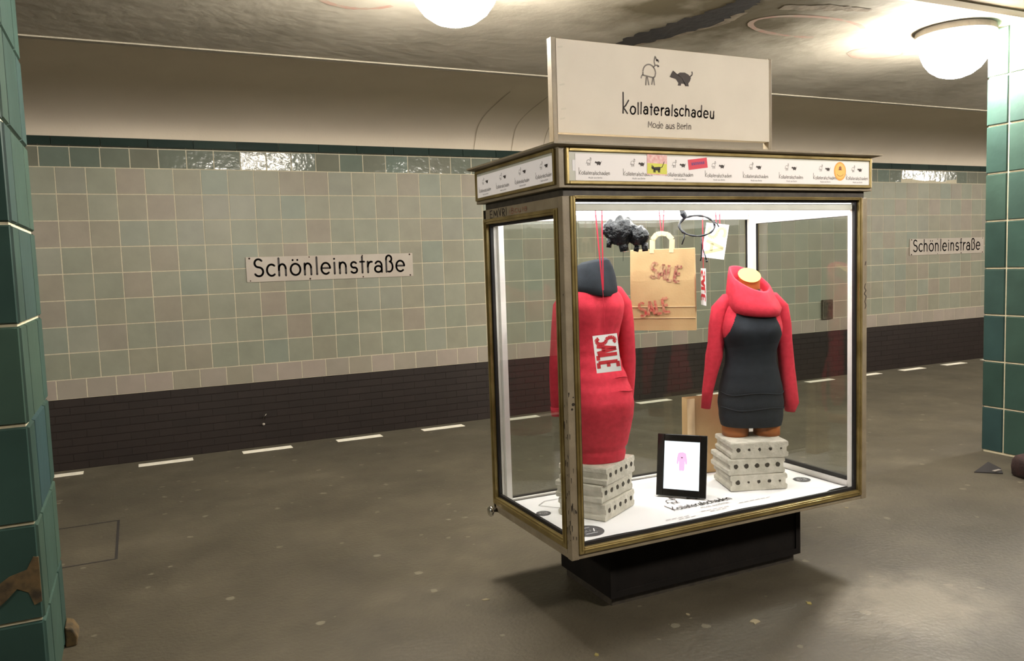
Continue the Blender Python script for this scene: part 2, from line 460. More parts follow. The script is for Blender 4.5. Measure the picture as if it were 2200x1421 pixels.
GLY = {
    'S': ([arc(.42, 1.13, .34, .35, 35, 270, 12) + arc(.42, .39, .38, .39, 90, -150, 12)[1:]], 1.0),
    'c': ([arc(.42, .5, .40, .5, 48, 312, 14)], .88),
    'h': ([[(.08, 1.52), (.08, 0)], [(.08, .5)] + arc(.38, .62, .30, .38, 180, 0, 10) + [(.68, 0)]], .98),
    'ö': ([arc(.46, .5, .44, .5, 90, 450, 20), [(.24, 1.32), (.25, 1.33)], [(.66, 1.32), (.67, 1.33)]], 1.10),
    'o': ([arc(.46, .5, .44, .5, 90, 450, 20)], 1.10),
    'n': ([[(.08, 1), (.08, 0)], [(.08, .5)] + arc(.37, .62, .29, .38, 180, 0, 10) + [(.66, 0)]], .98),
    'l': ([[(.10, 1.52), (.10, 0)]], .36),
    'e': ([[(.04, .53), (.84, .53)] + arc(.44, .5, .41, .5, 5, 312, 18)], 1.06),
    'i': ([[(.08, 1), (.08, 0)], [(.08, 1.33), (.081, 1.34)]], .38),
    's': ([arc(.33, .74, .27, .26, 35, 270, 10) + arc(.33, .26, .30, .26, 90, -150, 10)[1:]], .80),
    't': ([[(.22, 1.45), (.22, 0)], [(.02, 1.0), (.42, 1.0)]], .56),
    'r': ([[(.08, 1), (.08, 0)], [(.08, .55)] + arc(.42, .58, .32, .40, 175, 75, 8)], .60),
    'a': ([arc(.40, .63, .32, .36, 150, 0, 9) + [(.72, 0)], arc(.38, .29, .34, .29, 0, 360, 16)], .98),
    'ß': ([[(.08, 0), (.08, 1.15)] + arc(.35, 1.2, .27, .31, 180, -60, 12) + arc(.36, .48, .35, .48, 80, -110, 12)], .92),
    'u': ([[(.08, 1), (.08, .4)] + arc(.38, .38, .30, .38, 180, 360, 10) + [(.68, 1)], [(.68, .5), (.70, 0)]], .98),
    'd': ([arc(.38, .42, .34, .42, 30, 360, 16), [(.76, 1.6), (.74, 0)]], 1.0),
    'k': ([[(.08, 1.5), (.08, 0)], [(.6, 1), (.1, .45), (.6, 0)]], .8),
    'K': ([[(-.02, 2.75), (.05, 1.4), (.04, .0)], [(.95, 1.75), (.50, 1.10), (.10, .70), (.45, .42), (.80, .02)]], 1.12),
    'M': ([[(0, 0), (.1, 1.4), (.5, .4), (.9, 1.4), (1.0, 0)]], 1.25),
    'B': ([[(.05, 0), (.05, 1.45)] + arc(.15, 1.1, .5, .35, 90, -90, 8) + arc(.15, .38, .6, .38, 90, -90, 8) + [(.05, 0)]], 1.0),
    'A': ([[(0, 0), (.42, 1.5), (.84, 0)], [(.14, .5), (.70, .5)]], 1.0),
    'L': ([[(.06, 1.5), (.06, 0), (.66, 0)]], .85),
    'E': ([[(.72, 1.5), (.06, 1.5), (.06, 0), (.72, 0)], [(.06, .76), (.62, .76)]], .95),
    'V': ([[(0, 1.5), (.36, 0), (.72, 1.5)]], .9),
    'R': ([[(.05, 0), (.05, 1.5)] + arc(.12, 1.12, .5, .38, 90, -90, 8) + [(.2, .74), (.7, 0)]], .85),
    'I': ([[(.08, 1.5), (.08, 0)]], .35),
    '1': ([[(.0, 1.15), (.26, 1.5), (.26, 0)]], .55),
    '0': ([arc(.40, .75, .36, .75, 90, 450, 18)], .95),
    '%': ([arc(.26, 1.15, .24, .32, 0, 360, 12), arc(.86, .35, .24, .32, 0, 360, 12), [(.9, 1.5), (.22, 0)]], 1.2),
    ' ': ([], .55),
}

def text_width(s, track=0.0):
    return sum(GLY[c][1] + track for c in s) - track

def stroke(mb, pts, wd, org, u, v, n, rnd=True, mi=0):
    """flat ribbon along 2D points in the plane org + x*u + y*v, raised along n"""
    q = [Vector((p[0], p[1])) for p in pts]
    to = lambda p: org + u * p.x + v * p.y + n
    for i in range(len(q) - 1):
        d = q[i + 1] - q[i]
        if d.length < 1e-9:
            continue
        s = Vector((-d.y, d.x)).normalized() * wd / 2
        mb.add([to(q[i] - s), to(q[i + 1] - s), to(q[i + 1] + s), to(q[i] + s)], [(0, 1, 2, 3)], mi)
    if rnd:
        for p in q:
            mb.add([to(p + Vector((math.cos(k * PI / 4), math.sin(k * PI / 4))) * wd / 2) for k in range(8)], [tuple(range(8))], mi)

def write(mb, s, org, u, v, n, size, wd, width=None, track=0.0, jit=0.0, rng=None, rnd=True, mi=0, slant=0.0):
    """size = x-height in metres; width rescales the line to a given length"""
    org, u, v, n = Vector(org), Vector(u).normalized(), Vector(v).normalized(), Vector(n)
    kx = (width / (text_width(s, track) * size)) if width else 1.0
    x = 0.0
    for c in s:
        st, adv = GLY[c]
        jy = rng.uniform(-jit, jit) if rng else 0
        for pl in st:
            pts = [((x + p[0] + slant * p[1]) * size * kx + (rng.uniform(-jit, jit) * size * .35 if rng else 0), (p[1] + jy) * size + (rng.uniform(-jit, jit) * size * .35 if rng else 0)) for p in pl]
            stroke(mb, pts, wd, org, u, v, n, rnd, mi)
        x += adv + track
    return x * size * kx

LLAMA = [arc(0.0, .30, .44, .44, 178, 55, 10) + [(.40, .50), (.46, .30), (.40, .06), (.25, .0), (-.44, .10), (-.44, .30)],
         [(.30, .58), (.42, .72), (.36, .95), (.44, 1.25), (.52, 1.08), (.68, 1.02), (.66, .90)], [(.42, .72), (.60, .74), (.70, .68), (.58, .66)],
         [(-.20, .03), (-.26, -.48)], [(-.14, .02), (-.04, -.46)], [(.26, .0), (.16, -.42)], [(.30, .02), (.36, -.44)],
         [(-.44, .14), (-.56, .02), (-.58, -.1)], [(.50, 1.06), (.62, 1.0), (.52, .98)]]
SHEEP = [(-.62, .12), (-.50, .34), (-.40, .22), (-.28, .14), (-.1, .26), (.20, .28), (.42, .18), (.56, .02), (.50, -.16), (.40, -.30), (.42, -.46), (.22, -.46), (.22, -.34), (-.02, -.34), (-.06, -.46), (-.24, -.46), (-.20, -.32), (-.34, -.12), (-.46, -.08), (-.58, -.06), (-.70, -.02)]

def logo(mbs, org, u, v, n, s, wd, blob_mb=None):
    """the pair of animals; s = size of one unit in metres; org sits between them at leg height"""
    org, u, v, n = Vector(org), Vector(u).normalized(), Vector(v).normalized(), Vector(n)
    for pl in LLAMA:
        stroke(mbs, [(-.95 * s + p[0] * .80 * s, .38 * s + p[1] * .80 * s) for p in pl], wd, org, u, v, n, False)
    bm_ = blob_mb or mbs
    cx = .92 * s
    vs = [org + u * (cx + p[0] * s) + v * (.50 * s + p[1] * .86 * s) + n for p in SHEEP]
    c = len(vs)
    ctr = org + u * cx + v * (.48 * s) + n
    bm_.add(vs + [ctr], [(i, (i + 1) % c, c) for i in range(c)])
    stroke(bm_, [(cx + .5 * s, .56 * s), (cx + .64 * s, .68 * s), (cx + .62 * s, .82 * s)], wd, org, u, v, n, False)

X_, Y_, Z_ = Vector((1, 0, 0)), Vector((0, 1, 0)), Vector((0, 0, 1))

# ================================================================ the station
W = 10.5                 # far wall
ZC, ZN = 3.244, 3.287    # lower ceiling over the platform side, brown ceiling nearer
YE = 7.53                # platform edge
YS = 6.385               # ceiling edge towards the track
YL = 3.78                # ceiling step
XA, XB = -14.0, 42.0

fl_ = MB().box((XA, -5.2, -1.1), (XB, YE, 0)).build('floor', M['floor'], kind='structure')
MB().box((XA, YE, -1.25), (XB, W + .3, -1.1)).build('floor_track', M['dark'], kind='structure')
# platform edge dashes
dash = None
k0 = -3
for k in range(k0, 17):
    x = -0.07 + 0.842 * k
    if dash is None:
        dash = MB().box((0, 0, 0), (.43, .105, .0022)).build('edge_marking', M['white_mark'], fl_, local=True)
        o = dash
    else:
        o = link(dash.copy()); o.parent = fl_
    o.location = (x, 7.315, 0)
# access hatch set flush into the floor
ht = MB()
for a, b in (((-.80, 4.97), (-.19, 4.985)), ((-.80, 5.765), (-.19, 5.78)), ((-.205, 4.985), (-.19, 5.765)), ((-.80, 4.985), (-.785, 5.765))):
    ht.box((a[0], a[1], -.002), (b[0], b[1], .0012))
ht.build('hatch_joint', M['groove'], fl_)

# far wall with its tiles
wall = MB().box((XA, W, -1.25), (XB, W + .25, 4.6)).build('wall_back', M['grout_wall'], kind='structure')
P, Q = 0.31, 0.3046
TZ0, TZ1 = 0.203, 3.098
XT0 = 1.434 - 12 * P
rows = [(TZ0, 0.431, .5, 'wall_tile_low')] + [(0.431 + i * Q, 0.431 + (i + 1) * Q, 0.0, 'wall_tile') for i in range(8)] + [(0.431 + 8 * Q, TZ1, .52, 'wall_tile_top')]
protos = {}
def tile_mesh(wd, hg, dp, bev=0.004, g=.005):
    a, b = wd / 2 - g, hg / 2 - g
    return [(-a, 0, -b), (a, 0, -b), (a, 0, b), (-a, 0, b), (-a + bev, -dp, -b + bev), (a - bev, -dp, -b + bev), (a - bev, -dp, b - bev), (-a + bev, -dp, b - bev)], [(4, 5, 6, 7), (0, 1, 5, 4), (1, 2, 6, 5), (2, 3, 7, 6), (3, 0, 4, 7)]
stuff = {}
NCOL = 29
rng = random.Random(3)
for ri, (za, zb, off, mn) in enumerate(rows):
    vs, fs = tile_mesh(P, zb - za, .004, .002)
    for c in range(-30, 120):
        x = XT0 + (c + .5 + off) * P
        if x < XA + .2 or x > XB - .2:
            continue
        lean = R(3.4) if mn == 'wall_tile_top' and (1.15 < x < 2.1 or 13.2 < x < 14.7) else 0.0   # a few top tiles lean forward
        tx, tz, dy = rng.uniform(-.006, .006), rng.uniform(-.006, .006), rng.uniform(-.0012, .0012)
        if 8 <= c < 8 + NCOL:
            key = (mn, round(zb - za, 3))
            if key not in protos:
                o = MB().add(vs, fs).build('tile', M[mn], wall, local=True)
                protos[key] = o
            else:
                o = link(protos[key].copy()); o.parent = wall
            o.location = (x, W + dy - (.004 if lean else 0), (za + zb) / 2)
            o.rotation_euler = (tx + lean, 0, tz)
        else:
            b = stuff.setdefault(mn, MB())
            e = Matrix.Translation((x, W + dy, (za + zb) / 2)) @ Matrix.Rotation(tz, 4, 'Z') @ Matrix.Rotation(tx + lean, 4, 'X')
            b.add([e @ Vector(p) for p in vs], fs)
for mn, b in stuff.items():
    b.build('tile_field', M[mn], wall, kind='stuff')
# dark strip on top of the tiles, one long tile after another
sm = None
for c in range(-8, 60):
    x = -1.0 + c * .5
    if sm is None:
        vs = [(-.247, 0, 0), (.247, 0, 0), (.247, 0, .115), (-.247, 0, .115), (-.247, -.05, .012), (.247, -.05, .012), (.247, -.045, .105), (-.247, -.045, .105)]
        fs = [(4, 5, 6, 7), (0, 1, 5, 4), (1, 2, 6, 5), (2, 3, 7, 6), (3, 0, 4, 7)]
        sm = MB().add(vs, fs).build('strip_tile', M['strip_tile'], wall, local=True); o = sm
    else:
        o = link(sm.copy()); o.parent = wall
    o.location = (x, W, 3.102)
# dark clinker courses below the tiles, too many and too dim to pick apart
cl = MB()
for r in range(12):
    z0 = TZ0 - .003 - (r + 1) * .092
    for c in range(-46, 130):
        x = c * .31 + (.155 if r % 2 else 0)
        d = .008 + rng.uniform(-.0008, .0008)
        cl.add([(x + .001, W, z0 + .003), (x + .309, W, z0 + .003), (x + .309, W, z0 + .089), (x + .001, W, z0 + .089), (x + .0018, W - d, z0 + .005), (x + .3082, W - d, z0 + .005), (x + .3082, W - d, z0 + .087), (x + .0018, W - d, z0 + .087)], [(4, 5, 6, 7), (0, 1, 5, 4), (1, 2, 6, 5), (2, 3, 7, 6), (3, 0, 4, 7)])
cl.build('clinker_courses', M['clinker'], wall, kind='stuff')
MB().box((XA, W - .004, -1.25), (XB, W + .001, TZ0)).build('clinker_bed', M['clinker_bed'], wall)

# ceiling: stained slab, brown ceiling in front, vault over the track
ce = MB().box((XA, YL, ZC), (XB, YS, 4.5)).build('ceiling', M['ceiling'], kind='structure')
MB().box((XA, -5.2, ZN), (XB, YL - .03, 4.5)).build('ceiling_near', M['near_ceiling'], kind='structure')
MB().box((XA, YL - .03, ZC), (XB, YL, 4.5)).build('trim_1', M['trim'], kind='structure')
MB().box((XA, YS - .03, ZC - .010), (XB, YS + .03, ZC + .03)).build('trim_2', M['edge_strip'], kind='structure')
prof = [(YS + .0, 3.765), (9.0, 3.765)] + [(9.0 + (W - 9.0) * math.sin(t), 3.21 + .555 * math.cos(t)) for t in [PI / 2 * i / 20 for i in range(1, 21)]]
vb = MB()
vv = [(XA, y, z) for y, z in prof] + [(XB, y, z) for y, z in prof]
n_ = len(prof)
vb.add(vv, [(i, i + 1, n_ + i + 1, n_ + i) for i in range(n_ - 1)])
vault = vb.build('ceiling_vault', M['plaster'], ce, smooth=True)
MB().box((XA, YS, 4.25), (XB, W + .25, 4.5)).build('ceiling_vault_back', M['dark'], ce)
# seams running round the vault
for x, sp in ((4.42, .015), (5.00, .02), (5.51, .015)):
    b = MB()
    pr = prof[3:]
    for i in range(len(pr) - 1):
        (ya, za), (yb, zb) = pr[i], pr[i + 1]
        xa = x + sp * math.sin(i * .5); xb = x + sp * math.sin((i + 1) * .5)
        b.add([(xa, ya - .004, za - .004), (xa + .011, ya - .004, za - .004), (xb + .011, yb - .004, zb - .004), (xb, yb - .004, zb - .004)], [(0, 1, 2, 3)])
    b.build('crack', M['crack'], ce)
# leak stain: long black streak with a peeled pale rim
def ceil_patch(name, pts, mt, dz):
    vs = [(x, y, ZC - dz) for x, y in pts]
    n = len(vs) // 2
    fs = [(i, i + 1, 2 * n - 2 - i, 2 * n - 1 - i) for i in range(n - 1)]
    return MB().add(vs, fs).build(name, mt, ce)
def streak(path, wid, seed, nsub=10):
    rg = random.Random(seed)
    L_, R_ = [], []
    for i in range(len(path) - 1):
        for j in range(nsub):
            t = j / nsub
            p = Vector(path[i]).lerp(Vector(path[i + 1]), t)
            d = (Vector(path[i + 1]) - Vector(path[i])).normalized()
            s = Vector((-d.y, d.x))
            w_ = wid[i] * (1 - t) + wid[i + 1] * t
            L_.append(tuple(p + s * w_ * (.5 + rg.uniform(-.12, .12))))
            R_.append(tuple(p - s * w_ * (.5 + rg.uniform(-.12, .12))))
    return L_ + R_[::-1]
ceil_patch('leak_rim', streak([(3.56, 5.36), (3.72, 4.95), (3.86, 4.55), (3.86, 4.30)], [.05, .12, .10, .03], 2), M['stain_edge'], .0015)
ceil_patch('leak_stain', streak([(3.45, 5.45), (3.56, 5.05), (3.70, 4.55), (3.72, 4.22), (3.70, 4.02), (3.5, 3.82)], [.10, .26, .28, .20, .14, .08], 4), M['stain'], .003)
ceil_patch('leak_stain', streak([(4.02, 4.16), (4.35, 4.05), (4.7, 4.0)], [.08, .12, .04], 5), M['stain_edge'], .003)
def ring_pts(cx, cy, rx, ry, a0, a1, wd, seed):
    rg = random.Random(seed)
    o_, i_ = [], []
    for k in range(25):
        a = R(a0 + (a1 - a0) * k / 24)
        q = wd * (.6 + .5 * rg.random())
        o_.append((cx + (rx + q / 2) * math.cos(a), cy + (ry + q / 2) * math.sin(a)))
        i_.append((cx + (rx - q / 2) * math.cos(a), cy + (ry - q / 2) * math.sin(a)))
    return o_ + i_[::-1]
ceil_patch('red_chalk_ring', ring_pts(5.70, 4.82, .26, .17, 0, 360, .035, 1), M['red_spray'], .002)
ceil_patch('red_chalk_arc', ring_pts(4.55, 4.45, .50, .22, 60, 330, .05, 2), M['red_spray'], .002)
ceil_patch('red_chalk_arc', ring_pts(1.35, 4.75, .30, .35, 40, 150, .05, 3), M['red_spray'], .002)

# remaining shell behind and beside the camera
MB().box((XA, -5.4, -1.1), (XB, -5.2, 4.6)).build('wall_front', M['dark'], kind='structure')
MB().box((XA - .2, -5.4, -1.25), (XA, W + .25, 4.6)).build('wall_left', M['plaster'], kind='structure')
MB().box((XB, -5.4, -1.25), (XB + .2, W + .25, 4.6)).build('wall_right', M['plaster'], kind='structure')

# ---------------------------------------------------------------- pillars
PT = 0.36
def pillar(x0, y0, label, damaged):
    sx, sy = .70, .71
    t = thing('tiled_pillar', label, 'pillar', (x0 + sx / 2, y0 + sy / 2, 0), 0, 'green tiled pillars')
    hx, hy = sx / 2, sy / 2
    MB().box((-hx + .012, -hy + .012, 0), (hx - .012, hy - .012, ZC if y0 > YL else ZC - .001)).build('core', M['grout'], t, local=True)
    meshes = {}
    for face in range(4):
        wlen = sy if face % 2 else sx
        cols = [(-wlen / 2, -wlen / 2 + .172), (-wlen / 2 + .172, wlen / 2 - .172), (wlen / 2 - .172, wlen / 2)]
        for r in range(9):
            z0, z1 = r * PT, (r + 1) * PT
            if r == 0:
                z0 = .012
            for a, b in cols:
                key = (round(b - a, 3), round(z1 - z0, 3))
                vs, fs = tile_mesh(b - a, z1 - z0, .012, .006)
                if key not in meshes:
                    o = MB().add(vs, fs).build('tile', M['pillar_tile'], t, local=True)
                    meshes[key] = o
                else:
                    o = link(meshes[key].copy()); o.parent = t
                cen = (a + b) / 2
                ang = face * PI / 2
                dist = (hx if face % 2 else hy) - .012
                o.rotation_euler = (rng.uniform(-.003, .003), 0, ang + rng.uniform(-.003, .003))
                v = Matrix.Rotation(ang, 4, 'Z') @ Vector((cen, -dist, (z0 + z1) / 2))
                o.location = v
    if damaged:
        b = MB()
        rg = random.Random(5)
        pts = [(hx + q[0], q[1]) for q in ((-.25, .43), (-.25, .50), (-.16, .50), (-.10, .54), (-.045, .555), (-.022, .60), (-.006, .595), (-.006, .43), (-.03, .42), (-.045, .47), (-.08, .49), (-.12, .45), (-.16, .42))]
        vs = [(p[0], -hy - .003, p[1]) for p in pts] + [(p[0], -hy + .008, p[1]) for p in pts]
        n = len(pts)
        b.add(vs, [tuple(range(n))] + [(i, n + i, n + (i + 1) % n, (i + 1) % n) for i in range(n)])
        b.build('broken_glaze', M['mortar'], t, local=True)
        b = MB()
        pts = [(hx + .002, 0), (hx + .045, 0), (hx + .05, .04), (hx + .03, .08), (hx + .002, .09)]
        vs = [(p[0], hy - .14, p[1]) for p in pts] + [(p[0], hy - .02, p[1]) for p in pts]
        b.add(vs, [tuple(range(5)), tuple(range(9, 4, -1))] + [(i, 5 + i, 5 + (i + 1) % 5, (i + 1) % 5) for i in range(5)])
        b.build('mortar_foot', M['mortar'], t, local=True, bevel=.006)
    return t
pillar(-1.075, 3.30, 'green tiled pillar at the left edge with broken glaze near its foot', True)
pillar(5.96, 3.335, 'teal tiled pillar at the right with clean pale joints under the ceiling lamp', False)

# ---------------------------------------------------------------- ceiling lamps
def lamp(x, y, zc, label, group):
    t = thing('ceiling_globe_lamp', label, 'lamp', (x, y, zc), 0, group)
    MB().lathe((0, 0, 0), [(.23, 0), (.272, -.004), (.278, -.05), (.262, -.055), (.2, -.052)], 40).build('collar', M['collar'], t, local=True, smooth=False)
    pr = [(.2, -.05), (.246, -.052), (.250, -.10), (.240, -.17), (.213, -.24), (.172, -.295), (.115, -.335), (.058, -.354), (.01, -.36)]
    MB().lathe((0, 0, 0), pr, 40).build('opal_globe', M['opal'], t, local=True, smooth=True)
    return t
for i, (x, y) in enumerate(LAMP_SPOTS):
    lab = ['round opal ceiling lamp cut by the top edge above the left of the display case', 'round opal ceiling lamp with grey collar beside the right pillar'][i] if i < 2 else ('third', 'fourth', 'fifth', 'sixth')[i - 2] + ' opal ceiling lamp along the platform, beyond the right pillar'
    lamp(x, y, ZC, lab, 'opal ceiling lamps')
for (x, y), wd in zip(FILL_LAMP_SPOTS, ('left of the left pillar', 'in front of the display case', 'right of the display case')):
    lamp(x, y, ZN, 'unseen fill lamp added on the nearer brown ceiling ' + wd, 'opal ceiling lamps')

# ---------------------------------------------------------------- station name signs
def station_sign(x0, x1, z0, z1, label, seed):
    t = thing('station_name_sign', label, 'sign', ((x0 + x1) / 2, W, (z0 + z1) / 2), 0, 'station name signs on the tiled wall')
    yf = W - .022
    pn = MB().box((x0, yf, z0), (x1, W - .007, z1)).build('panel', M['enamel'], t, bevel=.003)
    b = MB()
    wid = (x1 - x0) * .915
    write(b, 'Schönleinstraße', (x0 + (x1 - x0) * .042, yf, z0 + .072), X_, Z_, -Y_ * .0015, .145, .026, wid, .12)
    b.build('lettering', M['sign_black'], t)
    rg = random.Random(seed)
    for u in (.02, .36, .68, .98):
        for z in (z0 + .018, z1 - .018):
            b = MB()
            c = Vector((x0 + u * (x1 - x0), yf, z))
            b.tube([c + Vector((0, .002, 0)), c - Vector((0, .004, 0))], rg.uniform(.007, .013), 8)
            b.build('screw', M['rust'], t)
    return t
station_sign(1.276, 3.459, 1.474, 1.790, 'white enamel Schönleinstraße sign on the wall left of the display case', 1)
station_sign(13.29, 15.43, 1.500, 1.812, 'white enamel Schönleinstraße sign partly cut off by the right pillar', 2)
# small dark box on the wall seen through the case, and a lamp-like stub in the clinker
t = thing('wall_box', 'small dark dirty box on the far wall seen through the display case', 'box', (11.15, W, .6))
MB().box((11.03, W - .05, .42), (11.28, W - .008, .77)).build('housing', noisy('dirty_box_paint', lin((104, 98, 82)), lin((74, 66, 54)), 14, 0.8), t, bevel=.01)
MB().box((11.06, W - .056, .46), (11.25, W - .05, .73)).build('cover', noisy('dirty_cover_paint', lin((92, 84, 68)), lin((60, 52, 42)), 20, 0.8), t, bevel=.004)
t = thing('wall_hook', 'small metal hook fixed in the dark lower wall by the track', 'hook', (1.37, W - .02, -.27))
MB().tube([(1.37, W - .005, -.25), (1.37, W - .07, -.25), (1.39, W - .09, -.22), (1.41, W - .07, -.19)], .009, 8).build('hook_rod', M['chrome'], t, smooth=True)
MB().blob((1.37, W - .05, -.335), .018, 12).build('knob', M['enamel'], t, smooth=True)

# ================================================================ the display case
X0, X1, Y0, Y1 = 1.595, 3.335, 2.874, 3.690
ZB, ZT = .335, 1.868
case = thing('display_case', 'tall glass display case with brass frames on a black pedestal, lit inside', 'display case', ((X0 + X1) / 2, (Y0 + Y1) / 2, 0))
ped = MB().box((1.885, 3.045, .045), (3.045, 3.512, ZB + .002)).build('pedestal', M['pedestal'], case, bevel=.003)
MB().box((1.905, 3.065, 0), (3.025, 3.492, .046)).build('plinth', M['dark_paint'], ped)
pn = MB()
frame_ring(pn, 'y', 3.045, 1.885, 3.045, .045, ZB, .03, -.008, .0)
pn.build('pedestal_panel_frame', M['pedestal'], ped)
# floor plate and bottom rails
bp = MB().box((X0 + .004, Y0 + .004, ZB), (X1 - .004, Y1 - .004, .378)).build('floor_plate', M['grey_paint'], case, bevel=.003)
MB().box((X0 + .03, Y0 + .03, .378), (X1 - .03, Y1 - .03, .380)).build('floor_lining', M['gasket'], bp)
PW = .036
for x in (X0, X1 - PW):
    for y in (Y0, Y1 - PW):
        MB().box((x, y, ZB), (x + PW, y + PW, ZT)).build('corner_post', M['grey_paint'], case, bevel=.003)
# glazed sides: each brass frame with gasket, inner white frame and pane
def glazed(axis, pos, a0, a1, z0, z1, bw, bt, bb, sgn, grey_top, grey_bot):
    # bw/bt/bb: brass widths at the sides, top and bottom; sgn points outwards
    s0, s1 = (-.006, .014) if sgn < 0 else (-.014, .006)
    b = MB(); frame_ring(b, axis, pos, a0, a1, z0 + grey_bot, z1 - grey_top, bw, s0, s1, bt, bb)
    fr = b.build('brass_frame', M['brass'], case, bevel=.003)
    b = MB(); iw = bw * .55
    q0, q1 = (-.010, .004) if sgn < 0 else (-.004, .010)
    frame_ring(b, axis, pos, a0 + bw - iw, a1 - bw + iw, z0 + grey_bot + bb - iw, z1 - grey_top - bt + iw, iw * .45, q0, q1)
    b.build('brass_bead', M['brass'], fr, bevel=.002)
    b = MB()
    g0, g1 = (.014, .028) if sgn < 0 else (-.028, -.014)
    frame_ring(b, axis, pos, a0 + bw - .004, a1 - bw + .004, z0 + grey_bot + bb - .012, z1 - grey_top - bt + .004, .016, g0, g1, None, .026)
    b.build('gasket', M['gasket'], fr)
    if grey_top:
        b = MB()
        o0, o1 = (.0, .03) if sgn < 0 else (-.03, .0)
        frame_ring(b, axis, pos, a0 - .004, a1 + .004, z0, z1, .006, o0, o1, grey_top, grey_bot)
        b.build('door_rail', M['grey_paint'], case, bevel=.002)
    b = MB()
    p0, p1 = (.017, .022) if sgn < 0 else (-.022, -.017)
    if axis == 'y':
        b.box((a0 + .01, pos + p0, z0 + grey_bot + .01), (a1 - .01, pos + p1, z1 - grey_top - .006))
    else:
        b.box((pos + p0, a0 + .01, z0 + grey_bot + .01), (pos + p1, a1 - .01, z1 - grey_top - .006))
    b.build('glass_pane', M['glass'], case)
    b = MB()
    i0, i1 = (.029, .046) if sgn < 0 else (-.046, -.029)
    frame_ring(b, axis, pos, a0 + bw - .012, a1 - bw + .012, .381, 1.84, .024, i0, i1, .030 if axis == 'y' else .055, .012 if axis == 'y' else .030)
    b.build('white_inner_frame', M['white_inner'], case, bevel=.002)
glazed('y', Y0, X0 + PW, X1 - PW, .358, ZT, .024, .012, .028, -1, 0, 0)
glazed('y', Y1, X0 + PW, X1 - PW, .358, ZT, .024, .016, .028, 1, 0, 0)
glazed('x', X0, Y0 + PW, Y1 - .010, .358, ZT, .034, .026, .040, -1, .046, .020)
glazed('x', X1, Y0 + PW, Y1 - .010, .358, ZT, .034, .026, .040, 1, .046, .020)
# inside ceiling: lit diffuser in a white rim
rim = MB()
rim.box((X0 + .03, Y0 + .03, 1.846), (X1 - .03, Y1 - .03, 1.866))
rim.build('inner_ceiling', M['white_inner'], case)
MB().box((X0 + .06, Y0 + .034, 1.838), (X1 - .075, Y1 - .075, 1.8462)).build('light_diffuser', M['diffuser'], case)
for x in (X0 + .046, X1 - .046 - .03):
    MB().box((x, Y1 - .075, .381), (x + .03, Y1 - .046, 1.846)).build('white_inner_post', M['white_inner'], case, bevel=.002)
# shadow gap, frieze box, roof
MB().box((X0 + .012, Y0 + .012, ZT), (X1 - .012, Y1 - .012, 1.902)).build('shadow_gap', M['dark_paint'], case)
FX0, FX1, FY0, FY1, FZ0, FZ1 = 1.577, 3.353, 2.863, 3.725, 1.900, 2.064
frz = MB().box((FX0, FY0, FZ0), (FX1, FY1, FZ1)).build('frieze_box', M['grey_paint'], case, bevel=.003)
def frieze_side(axis, pos, a0, a1, sgn):
    b = MB()
    t0, t1 = (-.012, .002) if sgn < 0 else (-.002, .012)
    frame_ring(b, axis, pos, a0, a1, FZ0 + .014, FZ1 - .004, .014, t0, t1)
    b.build('frieze_brass_frame', M['brass'], case, bevel=.003)
    b = MB()
    e = -.004 if sgn < 0 else .0
    if axis == 'y':
        b.box((a0 + .013, pos + e, FZ0 + .026), (a1 - .013, pos + e + .004, FZ1 - .016))
    else:
        b.box((pos + e, a0 + .013, FZ0 + .026), (pos + e + .004, a1 - .013, FZ1 - .016))
    return b.build('frieze_panel', M['panel_back'], case)
fp_front = frieze_side('y', FY0, FX0 + .03, FX1 - .012, -1)
fp_left = frieze_side('x', FX0, FY0 + .02, FY1 - .014, -1)
frieze_side('y', FY1, FX0 + .02, FX1 - .02, 1)
frieze_side('x', FX1, FY0 + .02, FY1 - .014, 1)
yf = FY0 - .005
MB().box((1.652, yf - .0005, FZ0 + .030), (FX1 - .027, yf + .0012, FZ1 - .026)).build('paper_strip', M['glow_paper'], fp_front)
MB().box((1.638, yf - .0002, 1.968), (1.656, yf + .0008, 2.012)).build('paper_tab', M['paper'], fp_front)
xf = FX0 - .005
MB().box((xf - .0005, FY0 + .036, FZ0 + .030), (xf + .0012, FY1 - .032, FZ1 - .030)).build('paper_strip', M['glow_paper'], fp_left)
rg = random.Random(11)
for i in range(8):
    xs = 1.668 + .2145 * i
    b = MB(); write(b, 'Kollateralschaden', (xs, yf - .0006, 1.953), X_, Z_, -Y_ * .0006, .0105, .0022, .150, .05, .08, rg, False); b.build('name_print', M['ink_mid'], fp_front)
    b = MB(); write(b, 'Mode aus Berlin', (xs + .045, yf - .0006, 1.938), X_, Z_, -Y_ * .0006, .005, .0011, .066, .05, .08, rg, False); b.build('tagline_print', M['ink_light'], fp_front)
    b, b2 = MB(), MB(); logo(b, (xs + .070, yf - .0006, 1.990), X_, Z_, -Y_ * .0006, .0245, .0016, b2)
    b.build('llama_print', M['ink_mid'], fp_front); b2.build('sheep_print', M['ink'], fp_front)
for i in range(4):
    ys = FY1 - .055 - .205 * i
    b = MB(); write(b, 'Kollateralschaden', (xf - .0006, ys, 1.953), -Y_, Z_, -X_ * .0006, .0105, .0022, .145, .05, .08, rg, False); b.build('name_print', M['ink_mid'], fp_left)
    b = MB(); write(b, 'Mode aus Berlin', (xf - .0006, ys - .045, 1.938), -Y_, Z_, -X_ * .0006, .005, .0011, .066, .05, .08, rg, False); b.build('tagline_print', M['ink_light'], fp_left)
    b, b2 = MB(), MB(); logo(b, (xf - .0006, ys - .075, 1.988), -Y_, Z_, -X_ * .0006, .0245, .0016, b2)
    b.build('llama_print', M['ink_mid'], fp_left); b2.build('sheep_print', M['ink'], fp_left)
